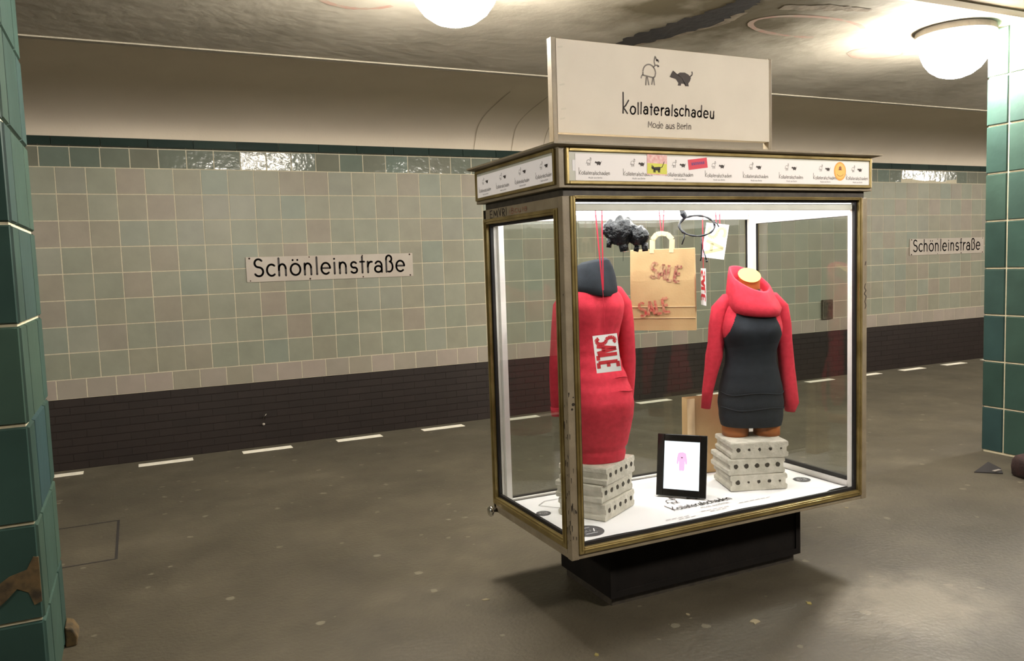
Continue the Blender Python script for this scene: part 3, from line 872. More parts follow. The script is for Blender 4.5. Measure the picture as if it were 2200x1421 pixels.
# stickers on the front strip
def quad(mb, cx, cz, hw, hh, a, y, mi=0):
    c, s = math.cos(a), math.sin(a)
    mb.add([(cx + p * hw * c - q * hh * s, y, cz + p * hw * s + q * hh * c) for p, q in ((-1, -1), (1, -1), (1, 1), (-1, 1))], [(0, 1, 2, 3)], mi)
b = MB()
quad(b, 2.054, 2.000, .052, .043, -.02, yf - .0016, 0)
quad(b, 2.054, 1.984, .051, .022, -.02, yf - .0018, 1)
st = b.build('cat_sticker', [M['stk_pink'], M['stk_green']], fp_front)
st['label'] = 'square pink and lime sticker with a black cat'
b = MB()
quad(b, 2.052, 1.984, .018, .007, .05, yf - .0026)
quad(b, 2.031, 1.988, .006, .006, .3, yf - .0026)
for q in (2.037, 2.043, 2.060, 2.066):
    quad(b, q, 1.974, .0022, .006, .1, yf - .0026)
stroke(b, [(2.068, 1.987), (2.080, 1.992), (2.087, 2.006), (2.091, 2.014)], .003, Vector((0, yf, 0)), X_, Z_, -Y_ * .0026, True)
stroke(b, [(2.028, 1.996), (2.027, 1.998)], .004, Vector((0, yf, 0)), X_, Z_, -Y_ * .0026, True)
b.build('cat_print', M['black_ink'], fp_front)
b = MB(); quad(b, 2.271, 2.010, .052, .022, .12, yf - .0016)
st = b.build('red_sticker', M['stk_red'], fp_front); st['label'] = 'tilted plain red sticker'
b = MB()
for k in range(7):
    quad(b, 2.240 + k * .0105, 2.008 + k * .0012, .0035, .006, .12 + .2 * (k % 2), yf - .0022)
b.build('red_sticker_print', M['purple_ink'], fp_front)
for nm, rr, mt_, dy in (('round_sticker', .040, 'stk_orange', .0016), ('round_sticker_core', .033, 'stk_yellow', .0022)):
    MB().add([(3.128 + rr * math.cos(2 * PI * k / 32), yf - dy, 1.993 + rr * 1.12 * math.sin(2 * PI * k / 32)) for k in range(32)], [tuple(range(32))]).build(nm, M[mt_], fp_front)
b = MB()
b.add([(3.128 + .009 * math.cos(2 * PI * k / 12), yf - .003, 2.008 + .009 * math.sin(2 * PI * k / 12)) for k in range(12)], [tuple(range(12))])
stroke(b, arc(3.128, 1.985, .022, .016, 200, 340, 10), .0018, Vector((0, yf, 0)), X_, Z_, -Y_ * .003, False)
stroke(b, [(3.116, 2.000), (3.140, 2.000)], .003, Vector((0, yf, 0)), X_, Z_, -Y_ * .003, False)
b.build('round_sticker_print', M['rust_ink'], fp_front)
# roof: thin-edged cornice plate
RX0, RX1, RY0, RY1 = 1.541, 3.389, 2.829, 3.752
b = MB()
b.loft([[(FX0, FY0, FZ1 - .002), (FX1, FY0, FZ1 - .002), (FX1, FY1, FZ1 - .002), (FX0, FY1, FZ1 - .002)],
        [(RX0, RY0, 2.071), (RX1, RY0, 2.071), (RX1, RY1, 2.071), (RX0, RY1, 2.071)],
        [(RX0, RY0, 2.079), (RX1, RY0, 2.079), (RX1, RY1, 2.079), (RX0, RY1, 2.079)],
        [(FX0 + .1, FY0 + .1, 2.090), (FX1 - .1, FY0 + .1, 2.090), (FX1 - .1, FY1 - .1, 2.090), (FX0 + .1, FY1 - .1, 2.090)]])
roof = b.build('roof_plate', M['grey_paint'], case)
# roof sign
SY = 3.32
sg = MB().box((1.826, SY - .012, 2.200), (3.106, SY + .030, 2.628)).build('roof_sign', M['cream'], case, bevel=.002)
sg['label'] = 'cream sign board with two drawn animals and handwritten name'
for x in (1.803, 3.104):
    MB().box((x, SY - .008, 2.080), (x + .024, SY + .034, 2.634)).build('sign_post', M['grey_paint'], sg, bevel=.002)
MB().box((1.826, SY + .004, 2.628), (3.106, SY + .022, 2.634)).build('sign_top_rail', M['grey_paint'], sg)
ys_ = SY - .0125
rg = random.Random(21)
b = MB()
write(b, 'Kollateralschadeu', (2.183, ys_, 2.308), X_, Z_, -Y_ * .0006, .0355, .0076, .560, .16, .09, rg, True, 0, .05)
b.build('lettering', M['ink'], sg)
b = MB()
write(b, 'Mode aus Berlin', (2.330, ys_, 2.243), X_, Z_, -Y_ * .0006, .0205, .0034, .265, .02, .08, rg, True, 0, .05)
b.build('tagline', M['ink_mid'], sg)
b = MB(); b2 = MB()
logo(b, (2.440, ys_, 2.446), X_, Z_, -Y_ * .0006, .104, .0070, b2)
b.build('llama_drawing', M['ink_mid'], sg)
b2.build('sheep_drawing', M['ink'], sg)
for q in ((1.835, 2.59), (1.84, 2.42), (1.845, 2.31), (1.838, 2.265)):
    b = MB(); quad(b, q[0] + .012, q[1], .014, .004, .2, ys_ - .0006); b.build('sign_smudge', M['smudge'], sg)
# lock knob on the left side near the back, graffiti, chips
lk = MB()
lk.tube([(X0, 3.655, .347), (X0 - .025, 3.655, .347)], .009, 12)
lk.build('lock_stem', M['dark_paint'], case)
b = MB(); b.tube([(X0 - .018, 3.655, .347), (X0 - .024, 3.655, .347), (X0 - .034, 3.655, .347), (X0 - .042, 3.655, .347), (X0 - .046, 3.655, .347)], [.016, .026, .029, .022, .006], 20)
b.build('lock_knob', M['chrome'], case, smooth=True)
b = MB()
rg = random.Random(4)
write(b, 'EMVRI', (X0 - .001, 3.600, 1.826), -Y_, Z_, -X_ * .0012, .024, .0042, .20, .08, .16, rg, False)
b.build('black_graffiti', M['black_ink'], case)
b = MB()
write(b, 'iBcuta', (X0 - .001, 3.375, 1.832), -Y_, Z_, -X_ * .0012, .018, .0032, .19, .1, .2, rg, False)
b.build('red_graffiti', M['rust_ink'], case)
b = MB()
stroke(b, [(X1 - .012, 1.44), (X1 - .018, 1.42), (X1 - .008, 1.405), (X1 - .02, 1.39), (X1 - .006, 1.375), (X1 - .016, 1.35), (X1 - .008, 1.33), (X1 - .014, 1.315)], .004, Vector((0, Y0 - .0012, 0)), X_, Z_, Vector())
b.build('black_graffiti', M['black_ink'], case); b = MB()
stroke(b, [(X1 - .010, 1.55), (X1 - .014, 1.535)], .005, Vector((0, Y0 - .0012, 0)), X_, Z_, Vector())
b.build('black_graffiti', M['black_ink'], case)
rg = random.Random(8)
b = MB()
for i in range(46):
    z = .40 + abs(rg.gauss(0, .42))
    if z > 1.8:
        continue
    on_front = rg.random() < .35
    h_ = rg.uniform(.003, .016); w_ = rg.uniform(.0015, .004)
    if on_front:
        x = X0 + .004 + rg.random() ** 2 * .028
        b.add([(x, Y0 - .0008, z - h_), (x + w_, Y0 - .0008, z - h_ * .6), (x + w_ * 1.2, Y0 - .0008, z + h_ * .7), (x - w_ * .4, Y0 - .0008, z + h_)], [(0, 1, 2, 3)])
    else:
        y = Y0 + .004 + rg.random() ** 2 * .028
        b.add([(X0 - .0008, y, z - h_), (X0 - .0008, y + w_, z - h_ * .6), (X0 - .0008, y + w_ * 1.2, z + h_ * .7), (X0 - .0008, y - w_ * .4, z + h_)], [(3, 2, 1, 0)])
b.build('paint_chips', M['chip'], case, kind='stuff')
for i, (x, z, r_) in enumerate(((X0 + .026, 1.005, .007), (X0 + .020, .985, .005), (X0 + .027, 1.035, .003))):
    MB().tube([(x, Y0 + .002, z), (x, Y0 - .0012, z)], r_, 9).build('rust_pit', M['chip'], case)

# ---------------------------------------------------------------- printed sheet on the case floor
ZP = .3822
t = thing('printed_paper_sheet', 'large white printed paper sheet covering the floor of the display case', 'paper', (2.46, 3.28, .381))
b = MB()
nx, ny = 40, 14
vs, fs = [], []
for j in range(ny + 1):
    for i in range(nx + 1):
        x = X0 + .056 + (X1 - X0 - .112) * i / nx
        ya = Y0 + .058 + .010 * math.sin(i * .35) + (.012 if i > 36 else 0)
        y = ya + (Y1 - .058 - ya) * j / ny
        z = ZP + .0012 * math.sin(i * .8) * math.sin(j * 1.1) + (.003 if j == 0 else 0) + .0012
        vs.append((x, y, z))
for j in range(ny):
    for i in range(nx):
        a = j * (nx + 1) + i
        fs.append((a, a + 1, a + nx + 2, a + nx + 1))
b.add(vs, fs)
b.build('sheet', M['paper'], t, smooth=True)
ZI = ZP + .0042
b = MB(); b2 = MB()
rg = random.Random(31)
write(b, 'Kollateralschaden', (2.285, 3.085, ZI), X_, Y_, Vector(), .030, .0055, .36, .04, .05, rg, True)
logo(b, (2.43, 3.165, ZI), X_, Y_, Vector(), .075, .0045)
b.build('lettering', M['ink'], t)
write(b2, 'Mode aus Berlin', (2.42, 3.045, ZI), X_, Y_, Vector(), .014, .0026, .17, .04, .06, rg, False)
b2.build('tagline', M['ink_light'], t)
for x0_, y_, n in ((2.16, 2.985, 4), (2.22, 2.965, 3), (2.38, 3.005, 5), (2.42, 2.985, 3), (2.62, 3.015, 6)):
    b2 = MB()
    for k in range(n):
        stroke(b2, [(x0_ + k * .035, y_), (x0_ + k * .035 + .028, y_ + .002)], .005, Vector((0, 0, ZI)), X_, Y_, Vector(), False)
    b2.build('text_line', M['ink_light'], t)
for pl in ([(1.82, 3.42), (1.76, 3.50), (1.82, 3.55), (1.92, 3.55)], [(1.82, 3.42), (1.86, 3.40), (1.80, 3.30)], [(2.10, 3.50), (2.22, 3.48), (2.30, 3.44)]):
    b2 = MB(); stroke(b2, pl, .005, Vector((0, 0, ZI)), X_, Y_, Vector(), False); b2.build('drawn_line', M['ink_light'], t)
for cx, cy, r_ in ((1.775, 3.045, .075), (1.722, 3.375, .036), (3.187, 3.166, .045)):
    MB().add([(cx + r_ * math.cos(2 * PI * k / 36), cy + r_ * math.sin(2 * PI * k / 36), ZI) for k in range(36)], [tuple(range(36))]).build('printed_disc', M['ink_disc'], t)
    b = MB()
    write(b, '100%', (cx - r_ * .62, cy - r_ * .25, ZI + .0006), X_, Y_, Vector(), r_ * .30, r_ * .07, r_ * 1.24, .05)
    for k in (-1, 1):
        stroke(b, [(cx - r_ * .4, cy + k * r_ * .5), (cx + r_ * .4, cy + k * r_ * .5)], r_ * .05, Vector((0, 0, ZI + .0006)), X_, Y_, Vector(), False)
    b.build('disc_lettering', M['paper'], t)

# ---------------------------------------------------------------- hollow concrete slabs
SLW, SLD, SLH = .305, .255, .084
def concrete_slab(label, loc, rz, seed, holes):
    t = thing('hollow_concrete_slab', label, 'slab', loc, rz, 'concrete slabs under the mannequins')
    rg = random.Random(seed)
    b = MB()
    nx_, nz_ = 10, 3
    hw, hd = SLW / 2, SLD / 2
    ch = .004
    # body as stacked outlines so that the long sides carry a shallow groove
    def outline(ins, z, j):
        p = []
        for i in range(nx_ + 1):
            p.append((-hw + ins + (SLW - 2 * ins) * i / nx_, -hd + (ins if z < .01 or z > SLH - .01 else 0) * .4 + rg.uniform(-j, j) * .6, z + rg.uniform(-j, j)))
        for i in range(5):
            p.append((hw - ins + rg.uniform(-j, j), -hd + SLD * (i + 1) / 6, z))
        for i in range(nx_ + 1):
            p.append((hw - ins - (SLW - 2 * ins) * i / nx_, hd - ins * .4 + rg.uniform(-j, j), z))
        for i in range(5):
            p.append((-hw + ins + rg.uniform(-j, j), hd - SLD * (i + 1) / 6, z))
        return p
    lv = [(.006, .0005, .001), (.001, .006, .0012), (0, .024, .0008), (.010, .032, .0006), (.010, .052, .0006), (0, .060, .0008), (.001, SLH - .006, .0012), (.006, SLH - .0005, .001)]
    b.loft([outline(i, z, j) for i, z, j in lv])
    b.build('slab_body', M['concrete'], t, local=True)
    for k in range(5):
        x = -hw + SLW * (k + .5) / 5 * .92 + SLW * .04
        r_ = holes[k]
        b = MB()
        rim = []
        for q in range(12):
            a = 2 * PI * q / 12
            rr = r_ * (1 + rg.uniform(-.28, .28) * (1.0 if r_ < .0105 else .35))
            rim.append((x + rr * math.cos(a) + rg.uniform(-.001, .001), .046 + rr * math.sin(a)))
        # dark disc on the face; the hole's inner shade is put into its colour
        b.loft([[(p[0], -hd - .0016, p[1]) for p in rim], [(x + (p[0] - x) * .9, -hd + .0005, .046 + (p[1] - .046) * .9) for p in rim]], False, True)
        b.f.append(tuple(range(12))); b.m.append(0)
        b.build('core_hole', M['hole'], t, local=True)
    return t
zs = ZP + .0035
big, sml = .0125, .0085
rstack = (2.713 + .1525 * .937 + .1275 * .349, 3.185 - .1525 * .349 + .1275 * .937)
lstack = (1.906 + .1525 * .866 - .1275 * .5, 3.105 + .1525 * .5 + .1275 * .866)
hr = [[.0125, .0065, .009, .0095, .0065], [big] * 5, [.011, .007, .0085, .0095, .005]]
for i, lv in enumerate(('bottom', 'middle', 'top')):
    concrete_slab(lv + ' concrete slab with five holes under the navy dressed mannequin', (rstack[0] + (.0, -.012, .006)[i], rstack[1] + (.0, .006, -.004)[i], zs + i * (SLH + .001)), R(-20.5 + (0, 1.5, -1)[i]), 40 + i, hr[i])
    concrete_slab(lv + ' concrete slab with five holes under the red dressed mannequin', (lstack[0] + (.0, -.008, .005)[i], lstack[1] + (.0, .006, -.004)[i], zs + i * (SLH + .001)), R(30 + (0, -1.5, 1)[i]), 50 + i, [big * .95] * 5)
ZTOP = zs + 3 * SLH + .0025

# ---------------------------------------------------------------- mannequins
def ell(a, b, z, dy=0.0, dx=0.0, n=40, p=2.3, tilt=0.0, wob=0.0, ph=0.0, tx=0.0):
    out = []
    for k in range(n):
        t = 2 * PI * k / n
        c, s = math.cos(t), math.sin(t)
        x = a * math.copysign(abs(c) ** (2 / p), c)
        y = b * math.copysign(abs(s) ** (2 / p), s)
        m = 1 + wob * math.sin(5 * t + ph)
        out.append((dx + x * m, dy + y * m, z + tilt * y + tx * x))
    return out

def smooth_rings(keys, n, **kw):
    """interpolate (z, a, b, dy) keys with a Catmull-Rom spline"""
    rs = []
    for i in range(len(keys) - 1):
        p0 = keys[max(i - 1, 0)]; p1 = keys[i]; p2 = keys[i + 1]; p3 = keys[min(i + 2, len(keys) - 1)]
        for j in range(n):
            t = j / n
            q = [.5 * (2 * b_ + (c_ - a_) * t + (2 * a_ - 5 * b_ + 4 * c_ - d_) * t * t + (-a_ + 3 * b_ - 3 * c_ + d_) * t ** 3) for a_, b_, c_, d_ in zip(p0, p1, p2, p3)]
            rs.append(q)
    rs.append(list(keys[-1]))
    return rs

def sleeve(mb, pts, rads, flat=.7, n=16, mi=0):
    mb.tube(pts, rads, n, mi, flat)

# --- right mannequin, facing the camera, navy front and red raglan sleeves
mr = thing('dressed_mannequin', 'headless mannequin torso facing forward in a navy dress with red sleeves and cowl', 'mannequin', (2.955, 3.300, ZTOP), R(-27))
KR = [(.055, .158, .118, 0), (.10, .166, .126, 0), (.19, .170, .132, .004), (.29, .158, .122, 0), (.37, .138, .106, -.004), (.43, .131, .100, -.006), (.49, .140, .110, -.014), (.55, .156, .124, -.022), (.60, .157, .122, -.020), (.66, .146, .104, -.010), (.705, .130, .086, 0), (.735, .100, .074, .006), (.765, .072, .066, .008), (.78, .062, .060, .008)]
b = MB()
for s in (-1, 1):
    b.loft([ell(.068, .082, z, 0, s * .084, 24, 2.2) for z in (0, .03, .08)] + [ell(.074, .098, .14, 0, s * .082, 24, 2.2)])
b.loft([ell(q[1] * .95, q[2] * .95, q[0], q[3], 0, 32) for q in smooth_rings([k for k in KR if k[0] >= .10], 2)])
b.loft([ell(.060, .062, .74, .01, 0, 24, 2), ell(.054, .056, .80, .008, 0, 24, 2), ell(.055, .057, .842, .004, 0, 24, 2, .5), ell(.058, .060, .856, .002, 0, 24, 2, .62)], True, False)
body = b.build('torso_body', M['skin'], mr, local=True, smooth=True)
b = MB(); b.loft([ell(.058, .060, .856, .002, 0, 24, 2, .62), ell(.0585, .0605, .8575, .002, 0, 24, 2, .62)])
b.build('neck_cap', M['neck_cap'], body, local=True)
def navy_front(c):
    red = c.y > .075 or (c.z > .50 and abs(c.x) > .112 + .050 * max(0, (.62 - c.z)) / .12 - max(0, c.z - .62) * .42)
    return 1 if red else 0
b = MB()
rr = smooth_rings(KR, 12)
rings = []
for i, q in enumerate(rr):
    cr = .0012 * math.sin(q[0] * 75 + 1) * (1 if .1 < q[0] < .42 else .2)
    rings.append(ell(q[1] + cr, q[2] + cr, q[0], q[3], 0, 180, 2.35))
b.loft(rings, True, True, 0, navy_front)
# bust relief
for i, p in enumerate(b.v):
    for s in (-1, 1):
        d2 = ((p.x - s * .068) / .055) ** 2 + ((p.z - .565) / .06) ** 2
        if p.y < 0:
            p.y -= .026 * math.exp(-d2)
dr = b.build('dress', [M['navy_cloth'], M['red_cloth']], mr, local=True, smooth=True)
for zz, ph in ((.155, 0), (.235, 1.3)):
    b = MB()
    for sgn in (1,):
        q = min(rr, key=lambda r_: abs(r_[0] - zz))
        e = ell(q[1] + .002, q[2] + .003, zz, q[3], 0, 72, 2.35)
        pts = [Vector(p) + Vector((0, 0, .006 * math.sin(i_ * .35 + ph))) for i_, p in enumerate(e) if p[1] < -.02]
        b.tube(pts, [.0008] + [.0028] * (len(pts) - 2) + [.0008], 6)
    b.build('dress_fold', M['navy_cloth'], dr, local=True, smooth=True)
def cowl(keys, n=64, wob=.03):
    b = MB()
    b.loft([ell(a, bb, z, dy, dx, n, 2.1, tl, wob, ph, tx) for z, a, bb, dy, dx, tl, ph, tx in keys], False, False)
    return b
b = cowl([(.650, .110, .102, -.014, .010, .12, 0, -.08), (.668, .136, .128, -.024, .014, .18, .3, -.10), (.705, .142, .134, -.028, .014, .24, .8, -.14), (.75, .132, .124, -.020, .008, .34, 1.2, -.20), (.805, .116, .112, -.008, .002, .50, 1.5, -.32), (.836, .106, .106, -.002, .0, .56, 1.6, -.38), (.838, .096, .096, -.002, .0, .56, 1.6, -.38), (.80, .088, .088, -.002, .002, .50, 1.6, -.24), (.74, .074, .070, .004, 0, .2, 1.6, -.05)])
b.build('cowl_collar', M['red_cloth'], mr, local=True, smooth=True)
b = MB(); sleeve(b, [(-.070, .004, .738), (-.115, 0, .722), (-.158, -.004, .675), (-.178, -.010, .59), (-.184, -.014, .50), (-.196, -.016, .43), (-.214, -.016, .34), (-.232, -.018, .25), (-.244, -.018, .150)], [.030, .046, .050, .044, .044, .046, .036, .030, .025], .95)
b.build('sleeve', M['red_cloth'], mr, local=True, smooth=True)
b = MB(); sleeve(b, [(.070, .004, .738), (.115, 0, .722), (.156, .0, .675), (.175, .008, .59), (.184, .010, .50), (.190, .010, .43), (.198, .008, .34), (.206, .0, .25), (.214, -.004, .165), (.208, -.004, .118)], [.030, .046, .050, .046, .042, .042, .042, .042, .042, .026], .9)
b.build('sleeve', M['red_cloth'], mr, local=True, smooth=True)

# --- left mannequin, seen from behind, red dress with navy cowl
ml = thing('dressed_mannequin', 'headless mannequin torso seen from behind in a long red dress with navy hood', 'mannequin', (1.985, 3.305, ZTOP), R(176))
KL = [(.0, .132, .118, .012), (.05, .140, .126, .014), (.13, .156, .140, .020), (.22, .168, .152, .028), (.30, .168, .154, .030), (.38, .154, .135, .020), (.46, .134, .110, .008), (.53, .122, .096, 0), (.60, .130, .100, -.006), (.68, .150, .114, -.010), (.74, .158, .114, -.004), (.785, .146, .098, .004), (.82, .115, .082, .008), (.85, .080, .070, .008), (.865, .064, .060, .008)]
b = MB()
for s in (-1, 1):
    b.loft([ell(.058, .085, z, .01, s * .064, 24, 2.2) for z in (0, .04, .1)] + [ell(.064, .098, .16, .012, s * .07, 24, 2.2)])
b.loft([ell(q[1] * .86, q[2] * .82, q[0], q[3], 0, 32) for q in smooth_rings([k for k in KL if k[0] >= .13], 2)])
b.loft([ell(.050, .052, .82, .005, 0, 24, 2), ell(.036, .036, .90, 0, -.004, 24, 2, 0)])
b.build('torso_body', M['skin'], ml, local=True, smooth=True)
b = MB()
rr = smooth_rings(KL, 6)
rings = []
for q in rr:
    cr = .0022 * math.sin(q[0] * 95) * (1 if .3 < q[0] < .55 else .25)
    hem = -.006 if .045 < q[0] < .062 else 0
    rings.append(ell(q[1] + cr + hem, q[2] + cr + hem, q[0], q[3], 0, 72, 2.2))
b.loft(rings)
for p in b.v:           # shoulder blades and spine groove, seat
    if p.y > 0:
        p.y -= .012 * math.exp(-(p.x / .022) ** 2) * math.exp(-((p.z - .66) / .14) ** 2)
        for s in (-1, 1):
            p.y += .014 * math.exp(-((p.x - s * .085) / .06) ** 2 - ((p.z - .72) / .07) ** 2)
            p.y += .018 * math.exp(-((p.x - s * .08) / .07) ** 2 - ((p.z - .27) / .08) ** 2)
dl = b.build('dress', M['red_cloth'], ml, local=True, smooth=True)
for zz, ph, x0_, x1_ in ((.405, 0, -.13, -.03), (.345, 1, -.15, -.02)):
    b = MB()
    q = min(rr, key=lambda r_: abs(r_[0] - zz))
    e = ell(q[1] + .003, q[2] + .012, zz, q[3], 0, 72, 2.2)
    pts = [Vector(p) + Vector((0, 0, .006 * math.sin(i_ * .35 + ph))) for i_, p in enumerate(e) if p[1] > .03 and x0_ < p[0] < x1_]
    if len(pts) > 3:
        b.tube(pts, [.0008] + [.0035] * (len(pts) - 2) + [.0008], 6)
        b.build('dress_fold', M['red_cloth'], dl, local=True, smooth=True)
b = cowl([(.800, .092, .088, .006, 0, -.10, 0, .10), (.812, .112, .104, .010, 0, -.14, .5, .14), (.842, .112, .104, .010, .0, -.12, 1.0, .12), (.880, .104, .096, .006, -.006, -.05, 1.6, .0), (.920, .092, .086, .0, -.010, .02, 2.2, -.08), (.950, .076, .070, .0, -.012, .08, 2.8, -.14), (.964, .056, .052, .0, -.012, .1, 2.8, -.16), (.95, .044, .042, .0, -.012, .1, 2.8, -.15), (.88, .045, .045, 0, 0, 0, 2.8, 0)], 64, .05)
b.build('hood', M['navy_cloth'], ml, local=True, smooth=True)
for s in (-1, 1):
    b = MB(); sleeve(b, [(s * .075, .006, .815), (s * .120, .004, .795), (s * .158, .004, .742), (s * .174, .004, .65), (s * .182, .0, .56), (s * .188, -.006, .47), (s * .190, -.012, .38), (s * .188, -.02, .30), (s * .186, -.024, .225)], [.034, .048, .050, .044, .042, .042, .039, .036, .032], .95)
    o = b.build('sleeve', M['red_cloth'], ml, local=True, smooth=True)
    b = MB(); b.tube([(s * .1868, -.0235, .268), (s * .186, -.024, .224)], [.0365, .034], 16, 0, .95)
    b.build('cuff', M['red_cloth'], o, local=True, smooth=True)

# ---------------------------------------------------------------- hanging things
ZH = 1.8375
def ribbon_strand(mb, a, b_, wd=.0042):
    a, b_ = Vector(a), Vector(b_)
    d = (b_ - a).normalized()
    s = d.cross(Y_).normalized() * wd / 2
    t = Y_ * .0006
    mb.loft([[a - s - t, a + s - t, a + s + t, a - s + t], [b_ - s - t, b_ + s - t, b_ + s + t, b_ - s + t]])

# brown paper bag with stamped SALE
BX, BY, BZ = 2.395, 3.300, 1.240
bag = thing('paper_carrier_bag', 'brown paper carrier bag stamped SALE hanging on red ribbon in the middle', 'bag', (BX, BY, BZ), R(-46))
hw, ht_ = .163, .408
b = MB()
b.loft([[(-hw, -.014, 0), (hw, -.014, 0), (hw, .014, 0), (-hw, .014, 0)],
        [(-hw, -.018, .06), (hw, -.018, .06), (hw, .016, .06), (-hw, .016, .06)],
        [(-hw * .995, -.020, .12), (hw * .995, -.020, .12), (hw * .995, .018, .12), (-hw * .995, .018, .12)],
        [(-hw * .99, -.022, .25), (hw * .99, -.020, .25), (hw * .99, .020, .25), (-hw * .99, .020, .25)],
        [(-hw * .985, -.012, ht_), (hw * .985, -.012, ht_), (hw * .985, .012, ht_), (-hw * .985, .012, ht_)]])
bb = b.build('bag_body', M['kraft'], bag, local=True, bevel=.003)
b = MB()
for z, y0_, y1_ in ((.062, -.0215, -.017), (.118, -.0235, -.019)):
    b.box((-hw * .998, y0_, z), (hw * .998, y1_, z + .003))
b.build('bag_crease', M['kraft_pale'], bb, local=True)
b = MB()
b.box((-hw, -.0155, .0), (hw, -.0145, .058)); b.build('bag_bottom_flap', M['kraft'], bb, local=True)
for yy in (-.014, .012):
    hp = [(-.050, ht_ - .02), (-.048, ht_ + .048), (-.026, ht_ + .074), (0, ht_ + .078), (.028, ht_ + .072), (.050, ht_ + .046), (.047, ht_ - .02)]
    b = MB()
    for i in range(len(hp) - 1):
        a_, c_ = Vector(hp[i]), Vector(hp[i + 1])
        d = (c_ - a_).normalized(); s = Vector((-d.y, d.x)) * .011
        q = [a_ - s, c_ - s, c_ + s, a_ + s]
        b.loft([[(p.x, yy - .0008, p.y) for p in q], [(p.x, yy + .0008, p.y) for p in q]])
    b.build('bag_handle', M['kraft_pale'], bag, local=True)
rg = random.Random(12)
b = MB(); u_ = Vector((math.cos(R(-11)), 0, math.sin(R(-11)))); v_ = Vector((-u_.z, 0, u_.x))
write(b, 'SALE', (-.062, -.0222, .270), u_, v_, -Y_ * .0012, .050, .0150, .160, .06, .05, rg, False)
b.build('faded_sale_stamp', M['brown_stamp'], bb, local=True)
b = MB(); u_ = Vector((math.cos(R(9)), 0, math.sin(R(9)))); v_ = Vector((-u_.z, 0, u_.x))
write(b, 'SALE', (-.112, -.0255, .070), u_, v_, -Y_ * .0012, .046, .0130, .160, .06, .05, rg, False)
b.build('red_sale_stamp', M['red_faded'], bb, local=True)
b = MB()
ribbon_strand(b, (-.012, 0, ZH - BZ), (-.003, 0, ht_ + .072)); ribbon_strand(b, (.012, 0, ZH - BZ), (.003, 0, ht_ + .072)); ribbon_strand(b, (-.006, 0, ht_ + .072), (.006, 0, ht_ + .080), .006)
b.build('ribbon', M['ribbon'], bag, local=True)

def sale_card(label, loc, rz, tiltdeg, w_, h_, inkm, word, rib, lean=0):
    t = thing('sale_card', label, 'card', loc, rz, 'hanging sale cards')
    T = Matrix.Rotation(R(lean), 4, 'X') @ Matrix.Rotation(R(tiltdeg), 4, 'Y')
    b = MB().box((-w_ / 2, -.001, -h_), (w_ / 2, .001, 0))
    b.v = [T @ p for p in b.v]
    b.build('card', M['paper'], t, local=True)
    if word:
        b = MB()
        # the word runs down the card
        write(b, word, (w_ * .40 - w_ * .78 + w_ * .0, -.001, -h_ * .07), -Z_, X_, -Y_ * .0010, w_ * .52, w_ * .145, h_ * .86, .05, .03, random.Random(6), False)
        b.v = [T @ p for p in b.v]
        b.build('sale_lettering', M[inkm], t, local=True)
        if inkm == 'red_ink':
            b = MB()
            write(b, word, (w_ * .40 - w_ * .78, .001, -h_ * .07), -Z_, X_, Y_ * .0010, w_ * .52, w_ * .12, h_ * .86, .05, .03, random.Random(6), False)
            b.v = [T @ p for p in b.v]
            b.build('sale_lettering', M[inkm], t, local=True)
    b = MB()
    for a_, c_, wd in rib:
        ribbon_strand(b, a_, c_, wd)
    b.build('ribbon', M['ribbon'], t, local=True)
    return t
z1 = 1.267
top = ZH - z1
sale_card('white card with bold red SALE hanging against the red dress', (1.898, 3.06, z1), R(-34), -6, .110, .170, 'red_ink', 'SALE',
          [((-.030, .02, top), (-.004, .01, .20), .0055), ((.000, .02, top), (-.002, .01, .20), .0055), ((-.004, .01, .20), (.003, 0, -.004), .0022)], -14)
z2 = 1.545
top = ZH - z2
sale_card('white sale card turned edge-on between the paper bag and the navy dress', (2.537, 3.16, z2), R(62), 0, .125, .182, 'red_ink', 'SALE',
          [((-.010, 0, top), (-.002, 0, .0), .005), ((.010, 0, top), (.002, 0, .0), .005)])
z3 = 1.775
top = ZH - z3
sale_card('white card with faint showing-through letters at the top right', (2.83, 3.40, z3), R(-42), 9, .118, .185, 'pale_stamp', 'SA',
          [((-.010, 0, top), (-.008, 0, -.002), .005), ((.010, 0, top), (.010, 0, -.002), .005)])

# black foil animal
ax, ay, az = 2.092, 3.20, 1.735
t = thing('foil_animal', 'crinkled black foil animal sculpture hanging beside the paper bag', 'sculpture', (ax, ay, az), R(-34))
b = MB()
b.blob((0, 0, 0), .066, 48, .20, 6); b.blob((-.050, .0, .012), .042, 36, .2, 6)
b.build('body', M['foil'], t, local=True, smooth=True)
MB().blob((.078, -.005, -.024), .047, 40, .18, 6).build('head', M['foil'], t, local=True, smooth=True)
for p0, p1, r_ in (((.005, -.01, -.055), (.012, -.012, -.095), .024), ((-.055, 0, -.03), (-.062, 0, -.075), .014), ((.072, 0, -.07), (.064, 0, -.098), .014), ((.105, -.01, -.06), (.108, -.012, -.098), .016)):
    MB().tube([p0, p1], [r_, r_ * .85], 14).build('leg', M['foil'], t, local=True, smooth=True)
MB().tube([(.012, -.012, -.0955), (.012, -.012, -.098)], [.021, .018], 14).build('foot_cap', M['chrome'], t, local=True)
b = MB(); b.tube([(.006, 0, -.09), (.004, 0, -.14)], .001, 6); b.tube([(0, 0, .06), (0, 0, ZH - az)], .0006, 5)
b.build('thread', M['wire'], t, local=True)

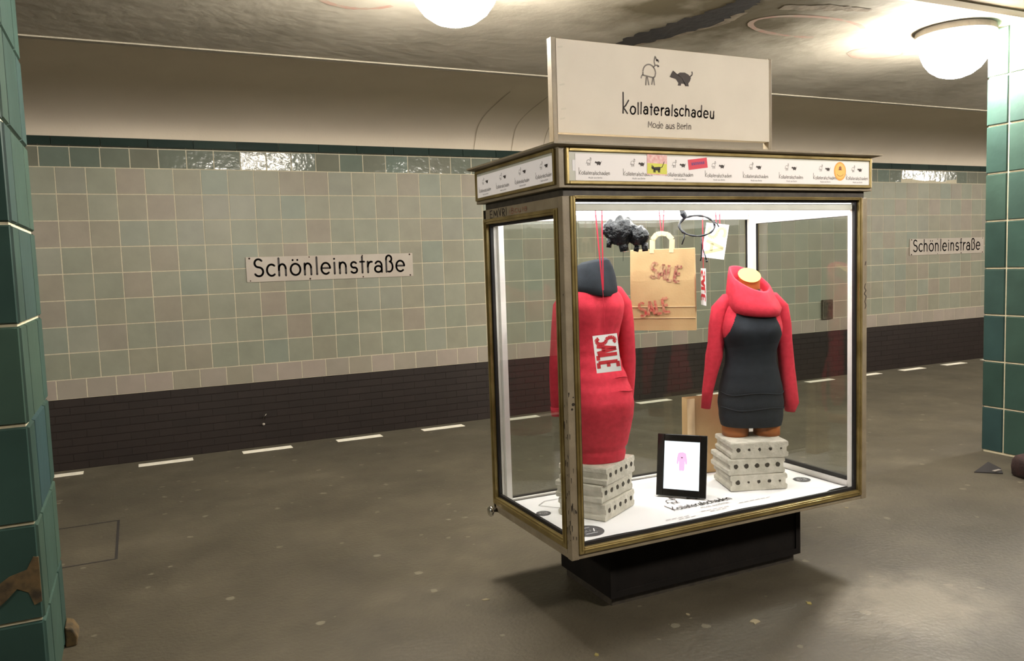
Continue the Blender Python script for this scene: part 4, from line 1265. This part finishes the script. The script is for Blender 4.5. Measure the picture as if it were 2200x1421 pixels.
# wire llama
ax, ay, az = 2.470, 3.12, 1.752
t = thing('wire_animal', 'black wire outline of an animal hanging left of the white card', 'sculpture', (ax, ay, az), R(-39))
b = MB(); pts = [(.083 * math.cos(2 * PI * k / 28), .018 * math.sin(2 * PI * k / 28), .050 * math.sin(2 * PI * k / 28) - .004 * math.cos(2 * PI * k / 28)) for k in range(29)]
b.tube(pts, [.0045 + .0016 * math.sin(k * 2.3) + (.002 if 10 < k < 18 else 0) for k in range(29)], 8)
b.build('body_loop', M['wire'], t, local=True, smooth=True)
for pts, r_ in (([(-.058, -.008, -.035), (-.062, -.008, -.06), (-.072, -.008, -.088)], .0034), ([(.020, .0, -.048), (.022, 0, -.10), (.018, 0, -.155), (.014, 0, -.17)], .0034), ([(.028, 0, -.115), (.038, 0, -.15), (.042, 0, -.166)], .003), ([(.078, .006, .018), (.095, .006, .006), (.102, .006, -.01)], .003)):
    MB().tube(pts, r_, 7).build('leg', M['wire'], t, local=True, smooth=True)
b = MB(); b.tube([(-.052, 0, .040), (-.064, 0, .062), (-.072, 0, .078)], [.012, .015, .009], 10); b.tube([(-.07, 0, .076), (-.080, 0, .072)], .005, 8)
b.build('neck', M['wire'], t, local=True)
MB().blob((.044, 0, -.172), .0065, 10).build('bead', M['wire'], t, local=True, smooth=True)
b = MB(); b.tube([(-.06, 0, .06), (-.06, 0, ZH - az)], .0006, 5); b.build('thread', M['wire'], t, local=True)

# second brown bag standing behind the right stack
t = thing('paper_carrier_bag', 'brown paper bag standing behind the navy dressed mannequin', 'bag', (2.86, 3.575, ZP + .005), R(-10))
b = MB(); b.loft([[(-.12, -.035, 0), (.12, -.035, 0), (.12, .035, 0), (-.12, .035, 0)], [(-.12, -.03, .43), (.12, -.03, .43), (.12, .03, .43), (-.12, .03, .43)]], True, False)
o = b.build('bag_body', M['kraft'], t, local=True)
MB().box((-.121, -.0365, .0), (-.075, -.0345, .428)).build('bag_side_fold', M['kraft_pale'], o, local=True)

# digital picture frame
A0, A1 = Vector((2.352, 3.329, 0)), Vector((2.520, 3.140, 0))
ctr = (A0 + A1) / 2
ang = math.atan2(A1.y - A0.y, A1.x - A0.x)
t = thing('digital_picture_frame', 'glossy black digital picture frame with lit white screen leaning on the paper', 'picture frame', (ctr.x, ctr.y, ZP + .0045), ang)
T = Matrix.Rotation(R(-13), 4, 'X')
fwid, fhei, bw_ = .252, .318, .036
def tl(mb):
    mb.v = [T @ p for p in mb.v]
    return mb
b = MB()
frame_ring(b, 'y', 0, -fwid / 2, fwid / 2, .004, fhei, bw_, -.012, .006)
fr = tl(b).build('bezel', M['gloss_black'], t, local=True, bevel=.003)
b = MB().box((-fwid / 2 + .004, .004, .008), (fwid / 2 - .004, .016, fhei - .004)); tl(b).build('back_plate', M['gloss_black'], t, local=True)
b = MB().box((-fwid / 2 + bw_ - .002, -.004, .004 + bw_ - .002), (fwid / 2 - bw_ + .002, .004, fhei - bw_ + .002)); sc_ = tl(b).build('screen', M['screen'], t, local=True)
def sq(pts, mt, nm):
    vs = [(p[0], -.0046, p[1]) for p in pts]
    tl(MB().add(vs, [tuple(range(len(vs)))])).build(nm, mt, sc_, local=True)
cz = .165
sq([(-.010, cz + .062), (.004, cz + .064), (.020, cz + .058), (.026, cz + .030), (.027, cz + .004), (.018, cz + .002), (.016, cz + .02), (.013, cz - .030), (-.013, cz - .030), (-.015, cz + .02), (-.018, cz + .002), (-.026, cz + .004), (-.025, cz + .032), (-.019, cz + .058)], M['screen_pink'], 'figure_dress')
sq([(-.011, cz - .030), (-.003, cz - .030), (-.004, cz - .095), (-.009, cz - .095)], M['screen_grey'], 'figure_leg')
sq([(.003, cz - .030), (.011, cz - .030), (.009, cz - .095), (.004, cz - .095)], M['screen_grey'], 'figure_leg')
sq([(-.007, cz + .066), (.009, cz + .066), (.010, cz + .080), (.003, cz + .094), (-.006, cz + .082)], M['screen_grey'], 'figure_head')
b = MB(); b.tube([(0, .014, .20), (0, .10, .004)], .006, 8); b.v = [Vector((p.x, p.y + (.03 if p.z > .1 else .0), p.z)) for p in b.v]
b.build('stand', M['gloss_black'], t, local=True)

# ---------------------------------------------------------------- things on the platform floor
t = thing('rucksack', 'dark maroon rucksack on the floor at the foot of the right pillar', 'bag', (5.60, 3.38, 0), R(-20))
b = MB(); b.loft([ell(.155, .11, z, 0, 0, 28, 3.2, 0, .03, i) if f_ == 1 else ell(.155 * f_, .11 * f_, z, 0, 0, 28, 3.0, 0, .04, i) for i, (z, f_) in enumerate(((0, .92), (.015, 1), (.065, 1.03), (.11, 1), (.135, .92), (.148, .7)))])
b.build('bag_body', M['maroon'], t, local=True, smooth=True)
b = MB(); b.tube([(-.05, -.02, .143), (-.04, -.02, .165), (0, -.02, .172), (.04, -.02, .165), (.05, -.02, .143)], .009, 8); b.build('handle', M['black_cloth'], t, local=True, smooth=True)
MB().box((-.10, -.122, .02), (.10, -.10, .085)).build('front_pocket', M['maroon'], t, local=True, bevel=.01)
t = thing('red_cap', 'bright red cloth bundle lying on top of the maroon rucksack', 'cloth', (5.68, 3.42, .174), 0)
MB().blob((0, 0, .032), .06, 20, .2, 6, 0, (1.2, 1, .55)).build('cloth', M['pink_red'], t, local=True, smooth=True)
t = thing('black_folder', 'thin black folder lying on the floor beside the maroon rucksack', 'folder', (5.50, 3.60, 0))
b = MB(); b.add([(5.335, 3.668, 0), (5.46, 3.54, 0), (5.53, 3.60, 0), (5.535, 3.70, 0), (5.335, 3.668, .006), (5.46, 3.54, .008), (5.53, 3.60, .020), (5.535, 3.70, .045)], [(0, 3, 2, 1), (4, 5, 6, 7), (0, 1, 5, 4), (1, 2, 6, 5), (2, 3, 7, 6), (3, 0, 4, 7)])
o = b.build('cover', M['black_cloth'], t)
MB().box((5.43, 3.575, .012), (5.50, 3.60, .018)).build('spine_label', M['ink_mid'], o)

def litter(x, y, s, mt, lab, seed):
    rg = random.Random(seed)
    n = 9
    o_ = [(s * (1 + rg.uniform(-.4, .4)) * math.cos(2 * PI * k / n) * 1.4, s * (1 + rg.uniform(-.4, .4)) * math.sin(2 * PI * k / n)) for k in range(n)]
    b = MB().loft([[(p[0], p[1], .0003) for p in o_], [(p[0] * .9, p[1] * .9, .002 + rg.uniform(0, .002)) for p in o_]])
    o = b.build('litter_scrap', mt)
    o.location = (x, y, 0); o.rotation_euler = (0, 0, rg.uniform(0, 3))
    tag(o, lab, 'litter', 'scraps on the platform floor')
litter(2.36, 2.62, .020, M['litter'], 'largest pale paper scrap on the floor in front of the pedestal', 1)
litter(2.70, 2.64, .010, M['litter_y'], 'small yellowish scrap on the floor right of the pedestal front', 2)
litter(1.88, 2.44, .010, M['litter'], 'round pale scrap on the floor near the bottom edge', 3)
litter(2.15, 2.82, .008, M['litter'], 'tiny pale crumb on the floor close to the pedestal', 4)
litter(1.42, 3.42, .012, M['litter'], 'tiny white scrap on the floor left of the pedestal', 5)
litter(1.60, 2.70, .009, M['litter_y'], 'tiny yellow crumb on the dark floor in the shadow', 6)
litter(3.95, 3.55, .012, M['litter'], 'tiny pale scrap on the floor right of the display case', 7)
